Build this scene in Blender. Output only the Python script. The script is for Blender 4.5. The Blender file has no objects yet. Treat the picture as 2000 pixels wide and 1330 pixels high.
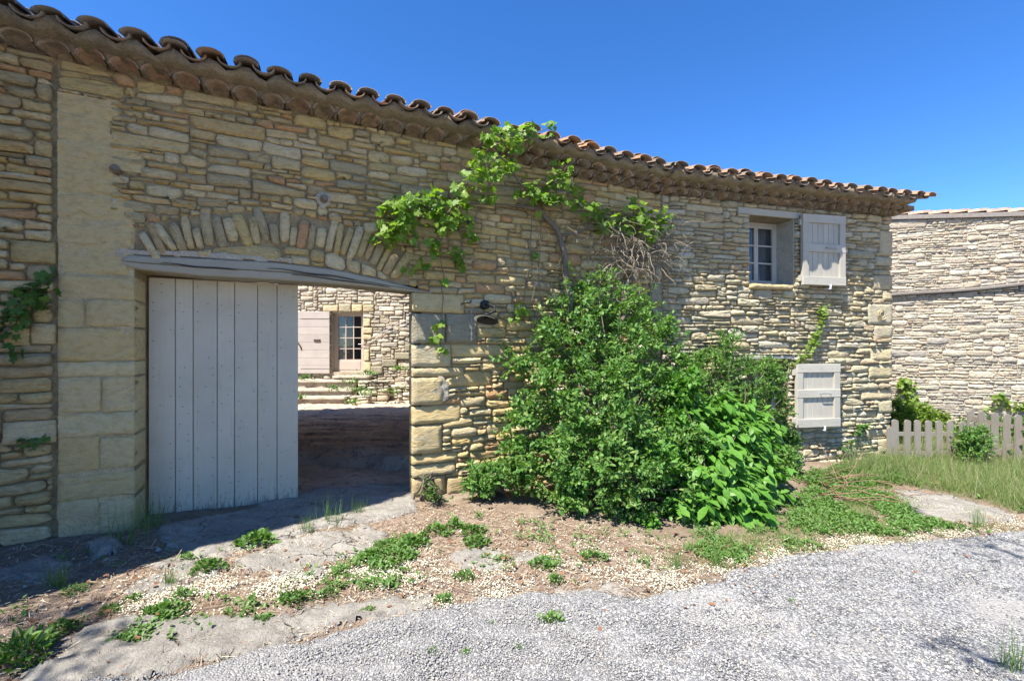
import bpy, math, random
import numpy as np
from mathutils import Matrix, Vector, noise as mnoise
R = np.random.default_rng(11)
random.seed(5)
SC = bpy.context.scene
COL = SC.collection

# ------------------------------------------------------------------ camera, sky, sun, exposure
EYE = 1.6
cam = bpy.data.objects.new('camera', bpy.data.cameras.new('camera'))
COL.objects.link(cam); SC.camera = cam
cam.location = (0, 0, EYE); cam.rotation_euler = (math.radians(90), 0, 0)
cam.data.sensor_width = 36; cam.data.lens = 16.0; cam.data.shift_y = 0.005
cam.data.clip_start = 0.05; cam.data.clip_end = 2000

SUNV = Vector((-0.672, -0.74, 1.68)).normalized()
world = bpy.data.worlds.new('World'); SC.world = world; world.use_nodes = True
wn = world.node_tree; wn.nodes.clear()
sky = wn.nodes.new('ShaderNodeTexSky'); sky.sky_type = 'NISHITA'; sky.sun_disc = False
sky.sun_elevation = math.asin(SUNV.z); sky.sun_rotation = math.atan2(SUNV.x, SUNV.y) % (2*math.pi)
sky.altitude = 1500; sky.air_density = 0.8; sky.dust_density = 0.0; sky.ozone_density = 3.5
hs = wn.nodes.new('ShaderNodeHueSaturation'); hs.inputs['Saturation'].default_value = 1.25; hs.inputs['Hue'].default_value = .506; hs.inputs['Value'].default_value = 1.0
bg = wn.nodes.new('ShaderNodeBackground'); bg.inputs['Strength'].default_value = 0.125
wo = wn.nodes.new('ShaderNodeOutputWorld')
wn.links.new(sky.outputs[0], hs.inputs['Color']); wn.links.new(hs.outputs[0], bg.inputs['Color']); wn.links.new(bg.outputs[0], wo.inputs['Surface'])
sl = bpy.data.lights.new('sun', 'SUN'); sl.energy = 4.7; sl.angle = math.radians(0.55); sl.color = (1.0, 0.955, 0.88)
so = bpy.data.objects.new('sun', sl); COL.objects.link(so); so.rotation_euler = SUNV.to_track_quat('Z', 'Y').to_euler(); so.location = SUNV*30
SC.view_settings.view_transform = 'Standard'; SC.view_settings.look = 'None'
SC.view_settings.gamma = 1.0; SC.view_settings.use_curve_mapping = False; SC.view_settings.exposure = 1.40

# ------------------------------------------------------------------ places: wall frames and ground
UA = np.array([.9058, .4238]); NA = np.array([.4238, -.9058])       # gate wall: along, outward
UB = np.array([.9646, .2636]); NB = np.array([.2636, -.9646])       # house wall
PA = np.array([0., 5.29]); KS = 2.252                                # the walls meet at s = KS
PB = PA + UA*KS
FPX = 889.0; HY = 675.0
def A(s, z, d=0.):
    p = PA + UA*s + NA*d; return (p[0], p[1], z)
def B(s, z, d=0.):
    p = PB + UB*s + NB*d; return (p[0], p[1], z)
def ray_s(px, P0, U, N, d=0.):
    r = (px-1000)/FPX; P = P0 + N*d
    return (r*P[1]-P[0])/(U[0]-r*U[1])
def sA(px, d=0.): return ray_s(px, PA, UA, NA, d)
def sB(px, d=0.): return ray_s(px, PB, UB, NB, d)
def wA(px, py, d=0.):
    s = sA(px, d); p = A(s, 0, d); return s, EYE+(HY-py)/FPX*p[1]
def wB(px, py, d=0.):
    s = sB(px, d); p = B(s, 0, d); return s, EYE+(HY-py)/FPX*p[1]
def WP(px, py, d):
    """a point d metres in front of the facade"""
    if px < 1290:
        s, z = wA(px, py, d); return np.array(A(s, z, d))
    s, z = wB(px, py, d); return np.array(B(s, z, d))
def gz(x, y):
    xc = np.clip(x, -9, 14)
    return -.03*xc - .03 + .012*np.sin(x*1.7+y*.9)*np.sin(y*1.3-.4) + .006*np.sin(x*5.1+1)*np.sin(y*4.3)
def G(px, py):
    x, y = 0., 4.
    z = 0.
    for _ in range(12):
        y = (EYE-z)*FPX/(py-HY); x = (px-1000)/FPX*y; z = float(gz(x, y))
    return np.array([x, y, z])

# ------------------------------------------------------------------ object helpers
WM = {}
def tag(o, label=None, cat=None, group=None, kind=None):
    if label: o['label'] = label
    if cat: o['category'] = cat
    if group: o['group'] = group
    if kind: o['kind'] = kind
    return o
def put(o, parent=None, M=None):
    COL.objects.link(o)
    M = M or Matrix.Identity(4)
    if parent is not None:
        o.parent = parent; o.matrix_parent_inverse = WM[parent.name].inverted()
    o.matrix_basis = M
    WM[o.name] = M
    return o
def thing(name, loc, label, cat, group=None):
    o = bpy.data.objects.new(name, None); o.empty_display_size = .1
    put(o, None, Matrix.Translation(Vector([float(c) for c in loc])))
    return tag(o, label, cat, group)
def mk_mesh(name, V, F, mats, smooth=True, mi=None):
    me = bpy.data.meshes.new(name)
    V = np.asarray(V, dtype=np.float32)
    if isinstance(F, np.ndarray):
        nf, k = F.shape
        me.vertices.add(len(V)); me.vertices.foreach_set('co', V.ravel())
        me.loops.add(nf*k); me.loops.foreach_set('vertex_index', F.astype(np.int32).ravel())
        me.polygons.add(nf); me.polygons.foreach_set('loop_start', np.arange(0, nf*k, k, dtype=np.int32))
        me.polygons.foreach_set('loop_total', np.full(nf, k, dtype=np.int32))
        me.update(calc_edges=True)
    else:
        me.from_pydata([tuple(map(float, v)) for v in V], [], F)
    if not isinstance(mats, (list, tuple)): mats = [mats]
    for m in mats: me.materials.append(m)
    if smooth: me.polygons.foreach_set('use_smooth', np.ones(len(me.polygons), dtype=bool))
    if mi is not None: me.polygons.foreach_set('material_index', np.asarray(mi, dtype=np.int32))
    me.update()
    return me
def part(name, V, F, mat, parent=None, smooth=True, kind=None, mi=None):
    o = bpy.data.objects.new(name, mk_mesh(name, V, F, mat, smooth, mi))
    put(o, parent)
    if kind: o['kind'] = kind
    return o
class MB:
    """collects shapes into one mesh"""
    def __init__(s): s.V = []; s.F = []; s.n = 0
    def add(s, V, F):
        s.V.extend([tuple(map(float, v)) for v in V]); s.F.extend([tuple(int(i)+s.n for i in f) for f in F]); s.n += len(V); return s
    def hexa(s, c8):
        return s.add(c8, [(0,3,2,1),(4,5,6,7),(0,1,5,4),(1,2,6,5),(2,3,7,6),(3,0,4,7)])
    def fbox(s, fr, s0, s1, z0, z1, d0, d1, bev=0.0):
        """box in a wall frame"""
        if bev <= 0:
            return s.hexa([fr(s0,z0,d0), fr(s1,z0,d0), fr(s1,z0,d1), fr(s0,z0,d1), fr(s0,z1,d0), fr(s1,z1,d0), fr(s1,z1,d1), fr(s0,z1,d1)])
        b = bev
        P = [fr(s0,z0,d0), fr(s1,z0,d0), fr(s1,z1,d0), fr(s0,z1,d0),
             fr(s0,z0,d1-b), fr(s1,z0,d1-b), fr(s1,z1,d1-b), fr(s0,z1,d1-b),
             fr(s0+b,z0+b,d1), fr(s1-b,z0+b,d1), fr(s1-b,z1-b,d1), fr(s0+b,z1-b,d1)]
        F = [(0,1,2,3)]
        for k in range(4):
            j = (k+1) % 4
            F += [(k,4+k,4+j,j), (4+k,8+k,8+j,4+j)]
        F += [(8,11,10,9)]
        F = [tuple(reversed(f)) for f in F]
        return s.add(P, F)
    def box(s, x0, x1, y0, y1, z0, z1):
        return s.hexa([(x0,y0,z0),(x1,y0,z0),(x1,y1,z0),(x0,y1,z0),(x0,y0,z1),(x1,y0,z1),(x1,y1,z1),(x0,y1,z1)])
    def tube(s, pts, rad, n=6, cap=True):
        V, F = tube(pts, rad, n, cap); return s.add(V, F)
    def build(s, name, mat, parent=None, smooth=False, kind=None):
        return part(name, s.V, s.F, mat, parent, smooth, kind)
def tube(pts, rad, n=6, cap=True):
    pts = [Vector([float(c) for c in p]) for p in pts]
    if not hasattr(rad, '__len__'): rad = [rad]*len(pts)
    V = []; F = []
    up = Vector((.13, .21, 1)).normalized()
    for i, p in enumerate(pts):
        t = (pts[min(i+1, len(pts)-1)]-pts[max(i-1, 0)])
        if t.length < 1e-6: t = Vector((0, 0, 1))
        t.normalize()
        a = t.cross(up)
        if a.length < 1e-3: a = t.cross(Vector((1, 0, 0)))
        a.normalize(); b = t.cross(a)
        for k in range(n):
            an = 2*math.pi*k/n
            V.append(p + (a*math.cos(an)+b*math.sin(an))*rad[i])
    for i in range(len(pts)-1):
        for k in range(n):
            j = (k+1) % n
            F.append((i*n+k, i*n+j, (i+1)*n+j, (i+1)*n+k))
    if cap:
        F.append(tuple(reversed(range(n)))); F.append(tuple((len(pts)-1)*n+k for k in range(n)))
    return V, F
def rnd(a, b): return float(R.uniform(a, b))
def nz(x, y, z=0.): return mnoise.noise(Vector((float(x), float(y), float(z))))

# ------------------------------------------------------------------ materials
def M0(name, rough=.85, spec=.3):
    m = bpy.data.materials.new(name); m.use_nodes = True
    nt = m.node_tree; b = nt.nodes['Principled BSDF']
    b.inputs['Roughness'].default_value = rough; b.inputs['Specular IOR Level'].default_value = spec
    return m, nt, b
def nd(nt, t, **kw):
    n = nt.nodes.new(t)
    for k, v in kw.items(): setattr(n, k, v)
    return n
def pos(nt, scale=(1, 1, 1), rotz=0.):
    g = nd(nt, 'ShaderNodeNewGeometry')
    o = g.outputs['Position']
    if rotz:
        r = nd(nt, 'ShaderNodeVectorRotate', rotation_type='Z_AXIS'); r.inputs['Angle'].default_value = rotz
        nt.links.new(o, r.inputs['Vector']); o = r.outputs[0]
    v = nd(nt, 'ShaderNodeVectorMath', operation='MULTIPLY'); v.inputs[1].default_value = scale
    nt.links.new(o, v.inputs[0]); return v.outputs[0]
def noi(nt, vec, scale, detail=4, rough=.6, dist=0.):
    n = nd(nt, 'ShaderNodeTexNoise'); n.inputs['Scale'].default_value = scale; n.inputs['Detail'].default_value = detail
    n.inputs['Roughness'].default_value = rough; n.inputs['Distortion'].default_value = dist
    nt.links.new(vec, n.inputs['Vector']); return n.outputs['Fac']
def rng_(nt, val, a, b, c=0., d=1.):
    n = nd(nt, 'ShaderNodeMapRange'); n.inputs[1].default_value = a; n.inputs[2].default_value = b
    n.inputs[3].default_value = c; n.inputs[4].default_value = d; n.clamp = True
    nt.links.new(val, n.inputs[0]); return n.outputs[0]
def ramp(nt, val, cols, const=False):
    r = nd(nt, 'ShaderNodeValToRGB'); cr = r.color_ramp
    if const: cr.interpolation = 'CONSTANT'
    while len(cr.elements) < len(cols): cr.elements.new(.5)
    for i, (p, c) in enumerate(cols):
        cr.elements[i].position = p; cr.elements[i].color = (*c, 1)
    nt.links.new(val, r.inputs[0]); return r.outputs[0]
def mixc(nt, a, b, f, mode='MIX'):
    m = nd(nt, 'ShaderNodeMix', data_type='RGBA', blend_type=mode)
    for sock, v in ((m.inputs['Factor'], f), (m.inputs['A'], a), (m.inputs['B'], b)):
        if isinstance(v, (int, float)): sock.default_value = v
        elif isinstance(v, tuple): sock.default_value = (*v, 1)
        else: nt.links.new(v, sock)
    return m.outputs['Result']
def mth(nt, op, a, b=None):
    m = nd(nt, 'ShaderNodeMath', operation=op)
    for i, v in enumerate((a, b)):
        if v is None: continue
        if isinstance(v, (int, float)): m.inputs[i].default_value = v
        else: nt.links.new(v, m.inputs[i])
    return m.outputs[0]
def bump(nt, b, h, strength, dist, prev=None):
    n = nd(nt, 'ShaderNodeBump'); n.inputs['Strength'].default_value = strength; n.inputs['Distance'].default_value = dist
    nt.links.new(h, n.inputs['Height'])
    if prev is not None: nt.links.new(prev, n.inputs['Normal'])
    nt.links.new(n.outputs[0], b.inputs['Normal']); return n.outputs[0]
def rand_id(nt):
    oi = nd(nt, 'ShaderNodeObjectInfo'); g = nd(nt, 'ShaderNodeNewGeometry')
    return mth(nt, 'FRACT', mth(nt, 'ADD', mth(nt, 'MULTIPLY', oi.outputs['Random'], 7.13), g.outputs['Random Per Island']))
def lum(nt, col, f):
    return mixc(nt, col, f, 1.0, 'MULTIPLY')
def stone_mat(name, cols, grey=(.3, .29, .26), greyamt=.5, bumpk=1.0, fine=45, streak=2.5, soil=None, big=.55):
    m, nt, b = M0(name, .92, .2)
    n = len(cols)
    c = ramp(nt, rand_id(nt), [(i/n, cc) for i, cc in enumerate(cols)], True)
    p = pos(nt, (1, 1, streak))
    n1 = noi(nt, p, 5, 5, .65, .3)
    c = mixc(nt, c, grey, rng_(nt, n1, .48, .68, 0, greyamt))
    n4 = noi(nt, pos(nt), big, 3, .5)
    c = mixc(nt, c, grey, rng_(nt, n4, .5, .7, 0, greyamt*.7))
    n2 = noi(nt, p, fine, 4, .7)
    c = lum(nt, c, ramp(nt, n2, [(.25, (.72, .69, .64)), (.48, (1, 1, 1)), (.75, (1.0, 1.0, 1.0))]))
    n3 = noi(nt, pos(nt, (1, 1, 1.6)), 17, 3, .6)
    c = lum(nt, c, ramp(nt, n3, [(.3, (.84, .80, .74)), (.55, (1, 1, 1))]))
    if soil:
        zz = nd(nt, 'ShaderNodeSeparateXYZ'); nt.links.new(pos(nt), zz.inputs[0])
        f = rng_(nt, mth(nt, 'ADD', zz.outputs['Z'], mth(nt, 'MULTIPLY', n1, .9)), soil[0], soil[1], 1, 0)
        c = mixc(nt, c, soil[2], mth(nt, 'MULTIPLY', f, soil[3]))
    nt.links.new(c, b.inputs['Base Color'])
    h = mth(nt, 'ADD', mth(nt, 'MULTIPLY', noi(nt, p, 22, 6, .7, .4), 1.0), mth(nt, 'MULTIPLY', n2, .45))
    h = mth(nt, 'ADD', h, mth(nt, 'MULTIPLY', noi(nt, p, 8, 3, .6, .6), 1.3))
    bump(nt, b, h, 1.0*bumpk, .03)
    return m
MAT = {}
OCH = [(0.630,0.470,0.220), (0.578,0.450,0.234), (0.715,0.569,0.328), (0.525,0.426,0.244), (0.641,0.475,0.202), (0.525,0.421,0.234), (0.735,0.594,0.338), (0.588,0.426,0.197), (0.598,0.356,0.173), (0.673,0.525,0.281), (0.462,0.376,0.220), (0.651,0.505,0.253), (0.568,0.436,0.202), (0.703,0.579,0.347), (0.525,0.386,0.206)]
CRM = [(.68,.58,.37), (.60,.53,.37), (.72,.65,.47), (.55,.49,.35), (.67,.56,.34), (.72,.66,.50), (.53,.47,.32), (.69,.60,.39), (.64,.49,.31), (.70,.63,.44), (.62,.51,.31), (.50,.45,.32)]
PAL = [(.66,.58,.44), (.58,.50,.38), (.72,.65,.51), (.50,.45,.36), (.62,.51,.37), (.69,.60,.46), (.54,.46,.34), (.44,.40,.34), (.64,.55,.41)]
MAT['stone_gate'] = stone_mat('ochre_rubble_stone', OCH, (.48,.395,.22), .35, soil=(.1, .7, (.30,.27,.205), .4))
MAT['stone_house'] = stone_mat('cream_rubble_stone', CRM, (.56,.49,.33), .45, 1.2)
MAT['stone_pale'] = stone_mat('pale_rubble_stone', PAL, (.40,.365,.31), .7, 1.1)
MAT['ashlar'] = stone_mat('dressed_limestone', [(.61,.465,.225), (.64,.50,.26), (.58,.45,.22), (.62,.46,.21), (.65,.53,.29)], (.50,.43,.29), .45, .7, 70, 4.0, soil=(.1, .9, (.25,.23,.19), .7))
MAT['ashlar_pale'] = stone_mat('pale_dressed_limestone', [(.62,.52,.30), (.66,.54,.32), (.56,.49,.33), (.63,.49,.26)], (.46,.43,.34), .55, .9, 60, 3.0)
MAT['ashlar_grey'] = stone_mat('grey_dressed_limestone', [(.36,.32,.22), (.39,.345,.24), (.33,.295,.21)], (.27,.24,.175), .6, .8, 60, 2.0)
def mortar_mat(name, c0, c1, bk=1.):
    m, nt, b = M0(name, .95, .15)
    n1 = noi(nt, pos(nt), 6, 5, .65); n2 = noi(nt, pos(nt), 55, 5, .75)
    c = mixc(nt, c0, c1, rng_(nt, n1, .35, .65))
    c = lum(nt, c, ramp(nt, n2, [(.3, (.6, .58, .54)), (.55, (1, 1, 1))]))
    nt.links.new(c, b.inputs['Base Color'])
    h = mth(nt, 'ADD', noi(nt, pos(nt), 14, 6, .7), mth(nt, 'MULTIPLY', n2, .5)); bump(nt, b, h, 1.0*bk, .03)
    return m
MAT['mortar'] = mortar_mat('ochre_lime_mortar', (.42,.325,.18), (.25,.20,.12))
MAT['mortar_house'] = mortar_mat('cream_lime_mortar', (.36,.30,.195), (.22,.185,.125))
MAT['mortar_pale'] = mortar_mat('pale_lime_mortar', (.54,.45,.33), (.42,.35,.25))
MAT['render'] = mortar_mat('ochre_lime_render', (.62,.49,.285), (.46,.37,.22), .9)
MAT['eave_mortar'] = mortar_mat('brown_eave_mortar', (.36,.285,.185), (.22,.18,.125), 1.0)
MAT['cement'] = mortar_mat('grey_cement_patch', (.46,.405,.31), (.38,.33,.25), .5)
def tile_mat(name, cols):
    m, nt, b = M0(name, .85, .25)
    n = len(cols)
    c = ramp(nt, rand_id(nt), [(i/n, cc) for i, cc in enumerate(cols)], True)
    n1 = noi(nt, pos(nt), 9, 5, .7, .5)
    c = mixc(nt, c, (.13,.115,.095), rng_(nt, n1, .44, .62, 0, .75))
    n3 = noi(nt, pos(nt), 30, 4, .7)
    c = mixc(nt, c, (.42,.39,.32), rng_(nt, n3, .60, .70, 0, .6))
    n2 = noi(nt, pos(nt), 80, 3, .7)
    c = lum(nt, c, ramp(nt, n2, [(.3, (.68, .66, .62)), (.55, (1, 1, 1))]))
    nt.links.new(c, b.inputs['Base Color'])
    bump(nt, b, mth(nt, 'ADD', n1, mth(nt, 'MULTIPLY', n2, .6)), .6, .008)
    return m
MAT['tile'] = tile_mat('weathered_canal_tile', [(.30,.20,.13), (.26,.19,.135), (.34,.215,.135), (.22,.175,.13), (.36,.20,.11), (.28,.215,.155)])
MAT['tile_gen'] = tile_mat('smoky_eave_tile', [(.38,.26,.17), (.34,.24,.165), (.42,.29,.19), (.33,.255,.18), (.37,.235,.155), (.29,.21,.15)])
MAT['tile_orange'] = tile_mat('orange_canal_tile', [(.44,.22,.11), (.38,.22,.13), (.40,.25,.15)])
MAT['tile_pink'] = tile_mat('pink_canal_tile', [(.52,.30,.20), (.48,.30,.22), (.56,.34,.23)])
def wood_mat(name, col, dark, gdir='z', rotz=0., wear=.25, rough=.75, bk=1., bottom=None):
    m, nt, b = M0(name, rough, .3)
    sc = {'z': (26, 26, 1.2), 'x': (1.2, 26, 26)}[gdir]
    p = pos(nt, sc, rotz)
    n1 = noi(nt, p, 1.6, 6, .65, .6); n2 = noi(nt, p, 7, 4, .7)
    c = mixc(nt, col, tuple(x*.88 for x in col), rng_(nt, noi(nt, pos(nt), 3, 4, .6), .4, .65))
    c = mixc(nt, c, tuple(x*.8 for x in col), rng_(nt, rand_id(nt), 0, 1, 0, .45))
    c = mixc(nt, c, dark, rng_(nt, n1, .60, .74, 0, wear))
    c = mixc(nt, c, dark, rng_(nt, n2, .62, .75, 0, wear*.6))
    if bottom:
        zz = nd(nt, 'ShaderNodeSeparateXYZ'); nt.links.new(pos(nt), zz.inputs[0])
        f = rng_(nt, zz.outputs['Z'], bottom[0], bottom[1], .34, 0)
        f2 = rng_(nt, mth(nt, 'ADD', noi(nt, pos(nt, (40, 40, 5)), 1.5, 6, .8, .8), f), .74, .84, 0, .8)
        c = mixc(nt, c, (.16,.125,.09), f2)
    nt.links.new(c, b.inputs['Base Color'])
    bump(nt, b, mth(nt, 'ADD', n1, mth(nt, 'MULTIPLY', n2, .5)), .5*bk, .006)
    return m
RA = -math.atan2(UA[1], UA[0]); RB = -math.atan2(UB[1], UB[0])
MAT['gate_paint'] = wood_mat('grey_painted_plank', (.53,.475,.37), (.30,.26,.20), 'z', wear=.55, bottom=(-.05, .5), bk=1.4)
MAT['beam'] = wood_mat('silvered_lintel_timber', (.37,.325,.24), (.13,.11,.085), 'x', RA, wear=1., bk=2.5)
MAT['shutter'] = wood_mat('grey_shutter_paint', (.44,.405,.33), (.32,.295,.26), 'z', wear=.2)
MAT['shutter_rail'] = wood_mat('grey_shutter_rail_paint', (.46,.425,.35), (.33,.305,.27), 'x', RB, wear=.2)
MAT['frame'] = wood_mat('beige_window_paint', (.47,.44,.38), (.36,.33,.28), 'z', wear=.15)
MAT['house_beam'] = wood_mat('grey_house_lintel_timber', (.44,.41,.34), (.24,.21,.17), 'x', RB, wear=.7, bk=1.6)
MAT['door_pink'] = wood_mat('rosy_beige_door_paint', (.52,.43,.355), (.46,.38,.32), 'z', wear=.15)
MAT['shutter_pink'] = wood_mat('pale_rosy_shutter_paint', (.47,.41,.36), (.45,.38,.34), 'x', 0., wear=.2)
MAT['fence'] = wood_mat('weathered_picket_wood', (.26,.23,.185), (.12,.095,.075), 'z', wear=.7, bk=1.6)
MAT['old_wood'] = wood_mat('rotten_timber_stub', (.20,.155,.11), (.07,.055,.04), 'x', RA, wear=.9, bk=2.5)
def flat(name, col, rough=.8, metal=0., spec=.3, var=.3, bk=.3):
    m, nt, b = M0(name, rough, spec); b.inputs['Metallic'].default_value = metal
    n1 = noi(nt, pos(nt), 25, 4, .7)
    nt.links.new(mixc(nt, col, tuple(x*(1-var) for x in col), rng_(nt, n1, .35, .65)), b.inputs['Base Color'])
    if bk: bump(nt, b, n1, bk, .003)
    return m
MAT['iron'] = flat('black_painted_iron', (.02,.021,.025), .45)
MAT['rust'] = flat('rusty_iron', (.10,.06,.04), .8)
MAT['galv'] = flat('galvanised_metal', (.45,.45,.44), .45, .6)
MAT['enamel'] = flat('white_enamel', (.75,.76,.8), .35, var=.05)
MAT['lead'] = flat('grey_ledge_mortar', (.24,.21,.18), .85)
MAT['dark'] = flat('unlit_interior_black', (.05,.045,.04), .9)  # near-black paints in the shade of the rooms; also colours beam cracks
MAT['curtain'] = flat('grey_curtain_cloth', (.30,.29,.32), .9)
MAT['dish'] = flat('white_dish_paint', (.72,.73,.74), .5, var=.08)
MAT['plasterg'] = mortar_mat('grey_reveal_plaster', (.47,.44,.36), (.38,.36,.30), .5)
def glass_mat():
    m = bpy.data.materials.new('window_glass'); m.use_nodes = True; nt = m.node_tree; nt.nodes.clear()
    t = nd(nt, 'ShaderNodeBsdfTransparent'); g = nd(nt, 'ShaderNodeBsdfGlossy'); g.inputs['Roughness'].default_value = .03
    t.inputs['Color'].default_value = (.8, .84, .84, 1)
    f = nd(nt, 'ShaderNodeFresnel'); gg = nd(nt, 'ShaderNodeNewGeometry'); nt.links.new(rng_(nt, gg.outputs['Backfacing'], 0, 1, 1.5, 1/1.5), f.inputs['IOR'])
    x = nd(nt, 'ShaderNodeMixShader'); o = nd(nt, 'ShaderNodeOutputMaterial')
    nt.links.new(f.outputs[0], x.inputs[0]); nt.links.new(t.outputs[0], x.inputs[1]); nt.links.new(g.outputs[0], x.inputs[2]); nt.links.new(x.outputs[0], o.inputs[0])
    return m
MAT['glass'] = glass_mat()
def leaf_mat(name, cols, trans=.3, rough=.5, spec=.35):
    m, nt, b = M0(name, rough, spec)
    n = len(cols)
    c = ramp(nt, rand_id(nt), [(i/max(1, n-1), cc) for i, cc in enumerate(cols)])
    n1 = noi(nt, pos(nt), 40, 3, .6)
    c = lum(nt, c, ramp(nt, n1, [(.3, (.75, .78, .7)), (.65, (1.0, 1.0, 1.0))]))
    nt.links.new(c, b.inputs['Base Color'])
    tr = nd(nt, 'ShaderNodeBsdfTranslucent')
    nt.links.new(mixc(nt, c, (1.5, 1.55, .6), 1.0, 'MULTIPLY'), tr.inputs['Color'])
    x = nd(nt, 'ShaderNodeMixShader'); x.inputs[0].default_value = trans
    o = nt.nodes['Material Output']
    nt.links.new(b.outputs[0], x.inputs[1]); nt.links.new(tr.outputs[0], x.inputs[2]); nt.links.new(x.outputs[0], o.inputs[0])
    return m
MAT['leaf_shrub'] = leaf_mat('deep_green_small_leaf', [(.055,.14,.03), (.09,.215,.045), (.14,.275,.065), (.085,.19,.035), (.17,.30,.07), (.24,.31,.09)], .32, .5, .3)
MAT['leaf_big'] = leaf_mat('fresh_green_large_leaf', [(.085,.21,.025), (.11,.26,.035), (.13,.29,.045), (.15,.30,.06)], .33, .45)
MAT['leaf_vine'] = leaf_mat('bright_vine_leaf', [(.15,.27,.03), (.20,.33,.035), (.12,.23,.035), (.28,.38,.06)], .45, .5)
MAT['leaf_ivy'] = leaf_mat('dark_creeper_leaf', [(.06,.13,.022), (.08,.165,.03), (.11,.20,.035)], .3)
MAT['leaf_lime'] = leaf_mat('lime_creeper_leaf', [(.16,.25,.035), (.20,.29,.04), (.13,.22,.035)], .4)
MAT['weed'] = leaf_mat('green_weed_leaf', [(.065,.155,.03), (.10,.205,.04), (.135,.24,.055), (.12,.20,.05)], .3)
MAT['grass'] = leaf_mat('meadow_grass_blade', [(.12,.21,.05), (.17,.27,.065), (.22,.29,.10), (.36,.34,.19), (.14,.23,.06)], .35)
MAT['drygrass'] = leaf_mat('dry_grass_stem', [(.33,.27,.15), (.25,.21,.12), (.16,.19,.08)], .2)
MAT['bark'] = wood_mat('grey_brown_bark', (.17,.135,.10), (.07,.055,.04), 'z', wear=.8, bk=2)
MAT['twig'] = flat('pale_dead_twig', (.30,.25,.19), .85, var=.5)
MAT['twig_red'] = flat('reddish_cut_twig', (.28,.17,.11), .85, var=.4)
# ------------------------------------------------------------------ rubble stone packing
def pack(s0, s1, zb, zt, obs, hm, rng, asp=(1.9, 4.4), ds=.01, hsd=.33, hmax=.17, slope=0.):
    n = int((s1-s0)/ds); sc = s0+(np.arange(n)+.5)*ds
    sky = np.array([zb(x) for x in sc]); top = np.array([zt(x) for x in sc])
    ob = [[] for _ in range(n)]
    for (fa, lo, hi) in obs:                   # fa=(a,b) range, lo/hi callables
        for i in range(max(0, int(round((fa[0]-s0)/ds))), min(n, int(round((fa[1]-s0)/ds)))):
            ob[i].append((lo(sc[i]), hi(sc[i])))
    for o in ob: o.sort()
    cap = top.copy(); done = np.zeros(n, bool); jt = np.zeros(n+1, bool)
    def res(i):
        for lo, hi in ob[i]:
            if lo <= sky[i]+.022 and hi > sky[i]: sky[i] = hi
        c = top[i]
        for lo, hi in ob[i]:
            if lo > sky[i] and lo < c: c = lo
        cap[i] = c
        if sky[i] >= top[i]-.022: done[i] = True
    for i in range(n): res(i)
    out = []
    for _ in range(30000):
        if done.all(): break
        w_ = np.where(done, 1e9, sky); i = int(np.argmin(w_)); b0 = sky[i]
        a = i
        while a > 0 and not done[a-1] and abs(sky[a-1]-b0) < .022 and abs(sky[a-1]-sky[a]) < .016 and cap[a-1]-b0 > .03: a -= 1
        b = i+1
        while b < n and not done[b] and abs(sky[b]-b0) < .022 and abs(sky[b]-sky[b-1]) < .016 and cap[b]-b0 > .03: b += 1
        run = (b-a)*ds
        h = float(np.clip(hm*math.exp(rng.normal(0, hsd)), .03, hmax)); w = float(np.clip(h*rng.uniform(*asp), .07, .46))
        ln = sky[a-1] if a > 0 and not done[a-1] else 9; rn = sky[b] if b < n and not done[b] else 9
        if run > w*1.4:
            k = max(5, int(w/ds))
            lf = (ln < 9 and ln > b0) or rng.random() < .6
            for _t in range(6):
                e_ = a+k if lf else b-k
                if any(jt[max(0, e_-4):e_+5]) and a+5 < e_ < b-5: k += int(rng.integers(-9, 10)); k = max(6, k)
                else: break
            k = min(k, b-a)
            if lf: b = a+k
            else: a = b-k
        elif run < .075:
            hh = min(ln, rn)-b0
            if hh > 8: hh = h
            h = min(max(hh, .012), max(.03, min(.12, run*1.5))) if hh > .025 else max(hh, .006)
        base = float(sky[a:b].max()); avail = float(cap[a:b].min())-base
        capb = False
        if avail < h+.035:
            if avail < 1.5*h or avail < .10: h = avail; capb = True
            else: h = avail*.5
        else:
            for q in (ln, rn):
                if q < 9 and abs(base+h-q) < .03 and q-base > .03: h = q-base; break
        tops = base+h+rng.normal(0, .045)*(sc[a:b]-sc[(a+b)//2])+rng.normal(0, .05)*h*np.sin(np.linspace(0, math.pi*rng.uniform(.8, 2), b-a))
        if capb:
            tops = np.minimum(cap[a:b], base+h+.05)
        tops = np.minimum(tops, cap[a:b]); tops = np.maximum(tops, sky[a:b]+.004)
        if h > .022 and (b-a) >= 3:
            out.append((sc[a]-ds/2, sc[b-1]+ds/2, sky[a:b].copy(), tops.copy()))
        jt[max(0, a-3):b+3] = False; jt[a] = True; jt[min(b, n)] = True
        sky[a:b] = tops
        for j in range(a, b): res(j)
    return out
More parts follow.
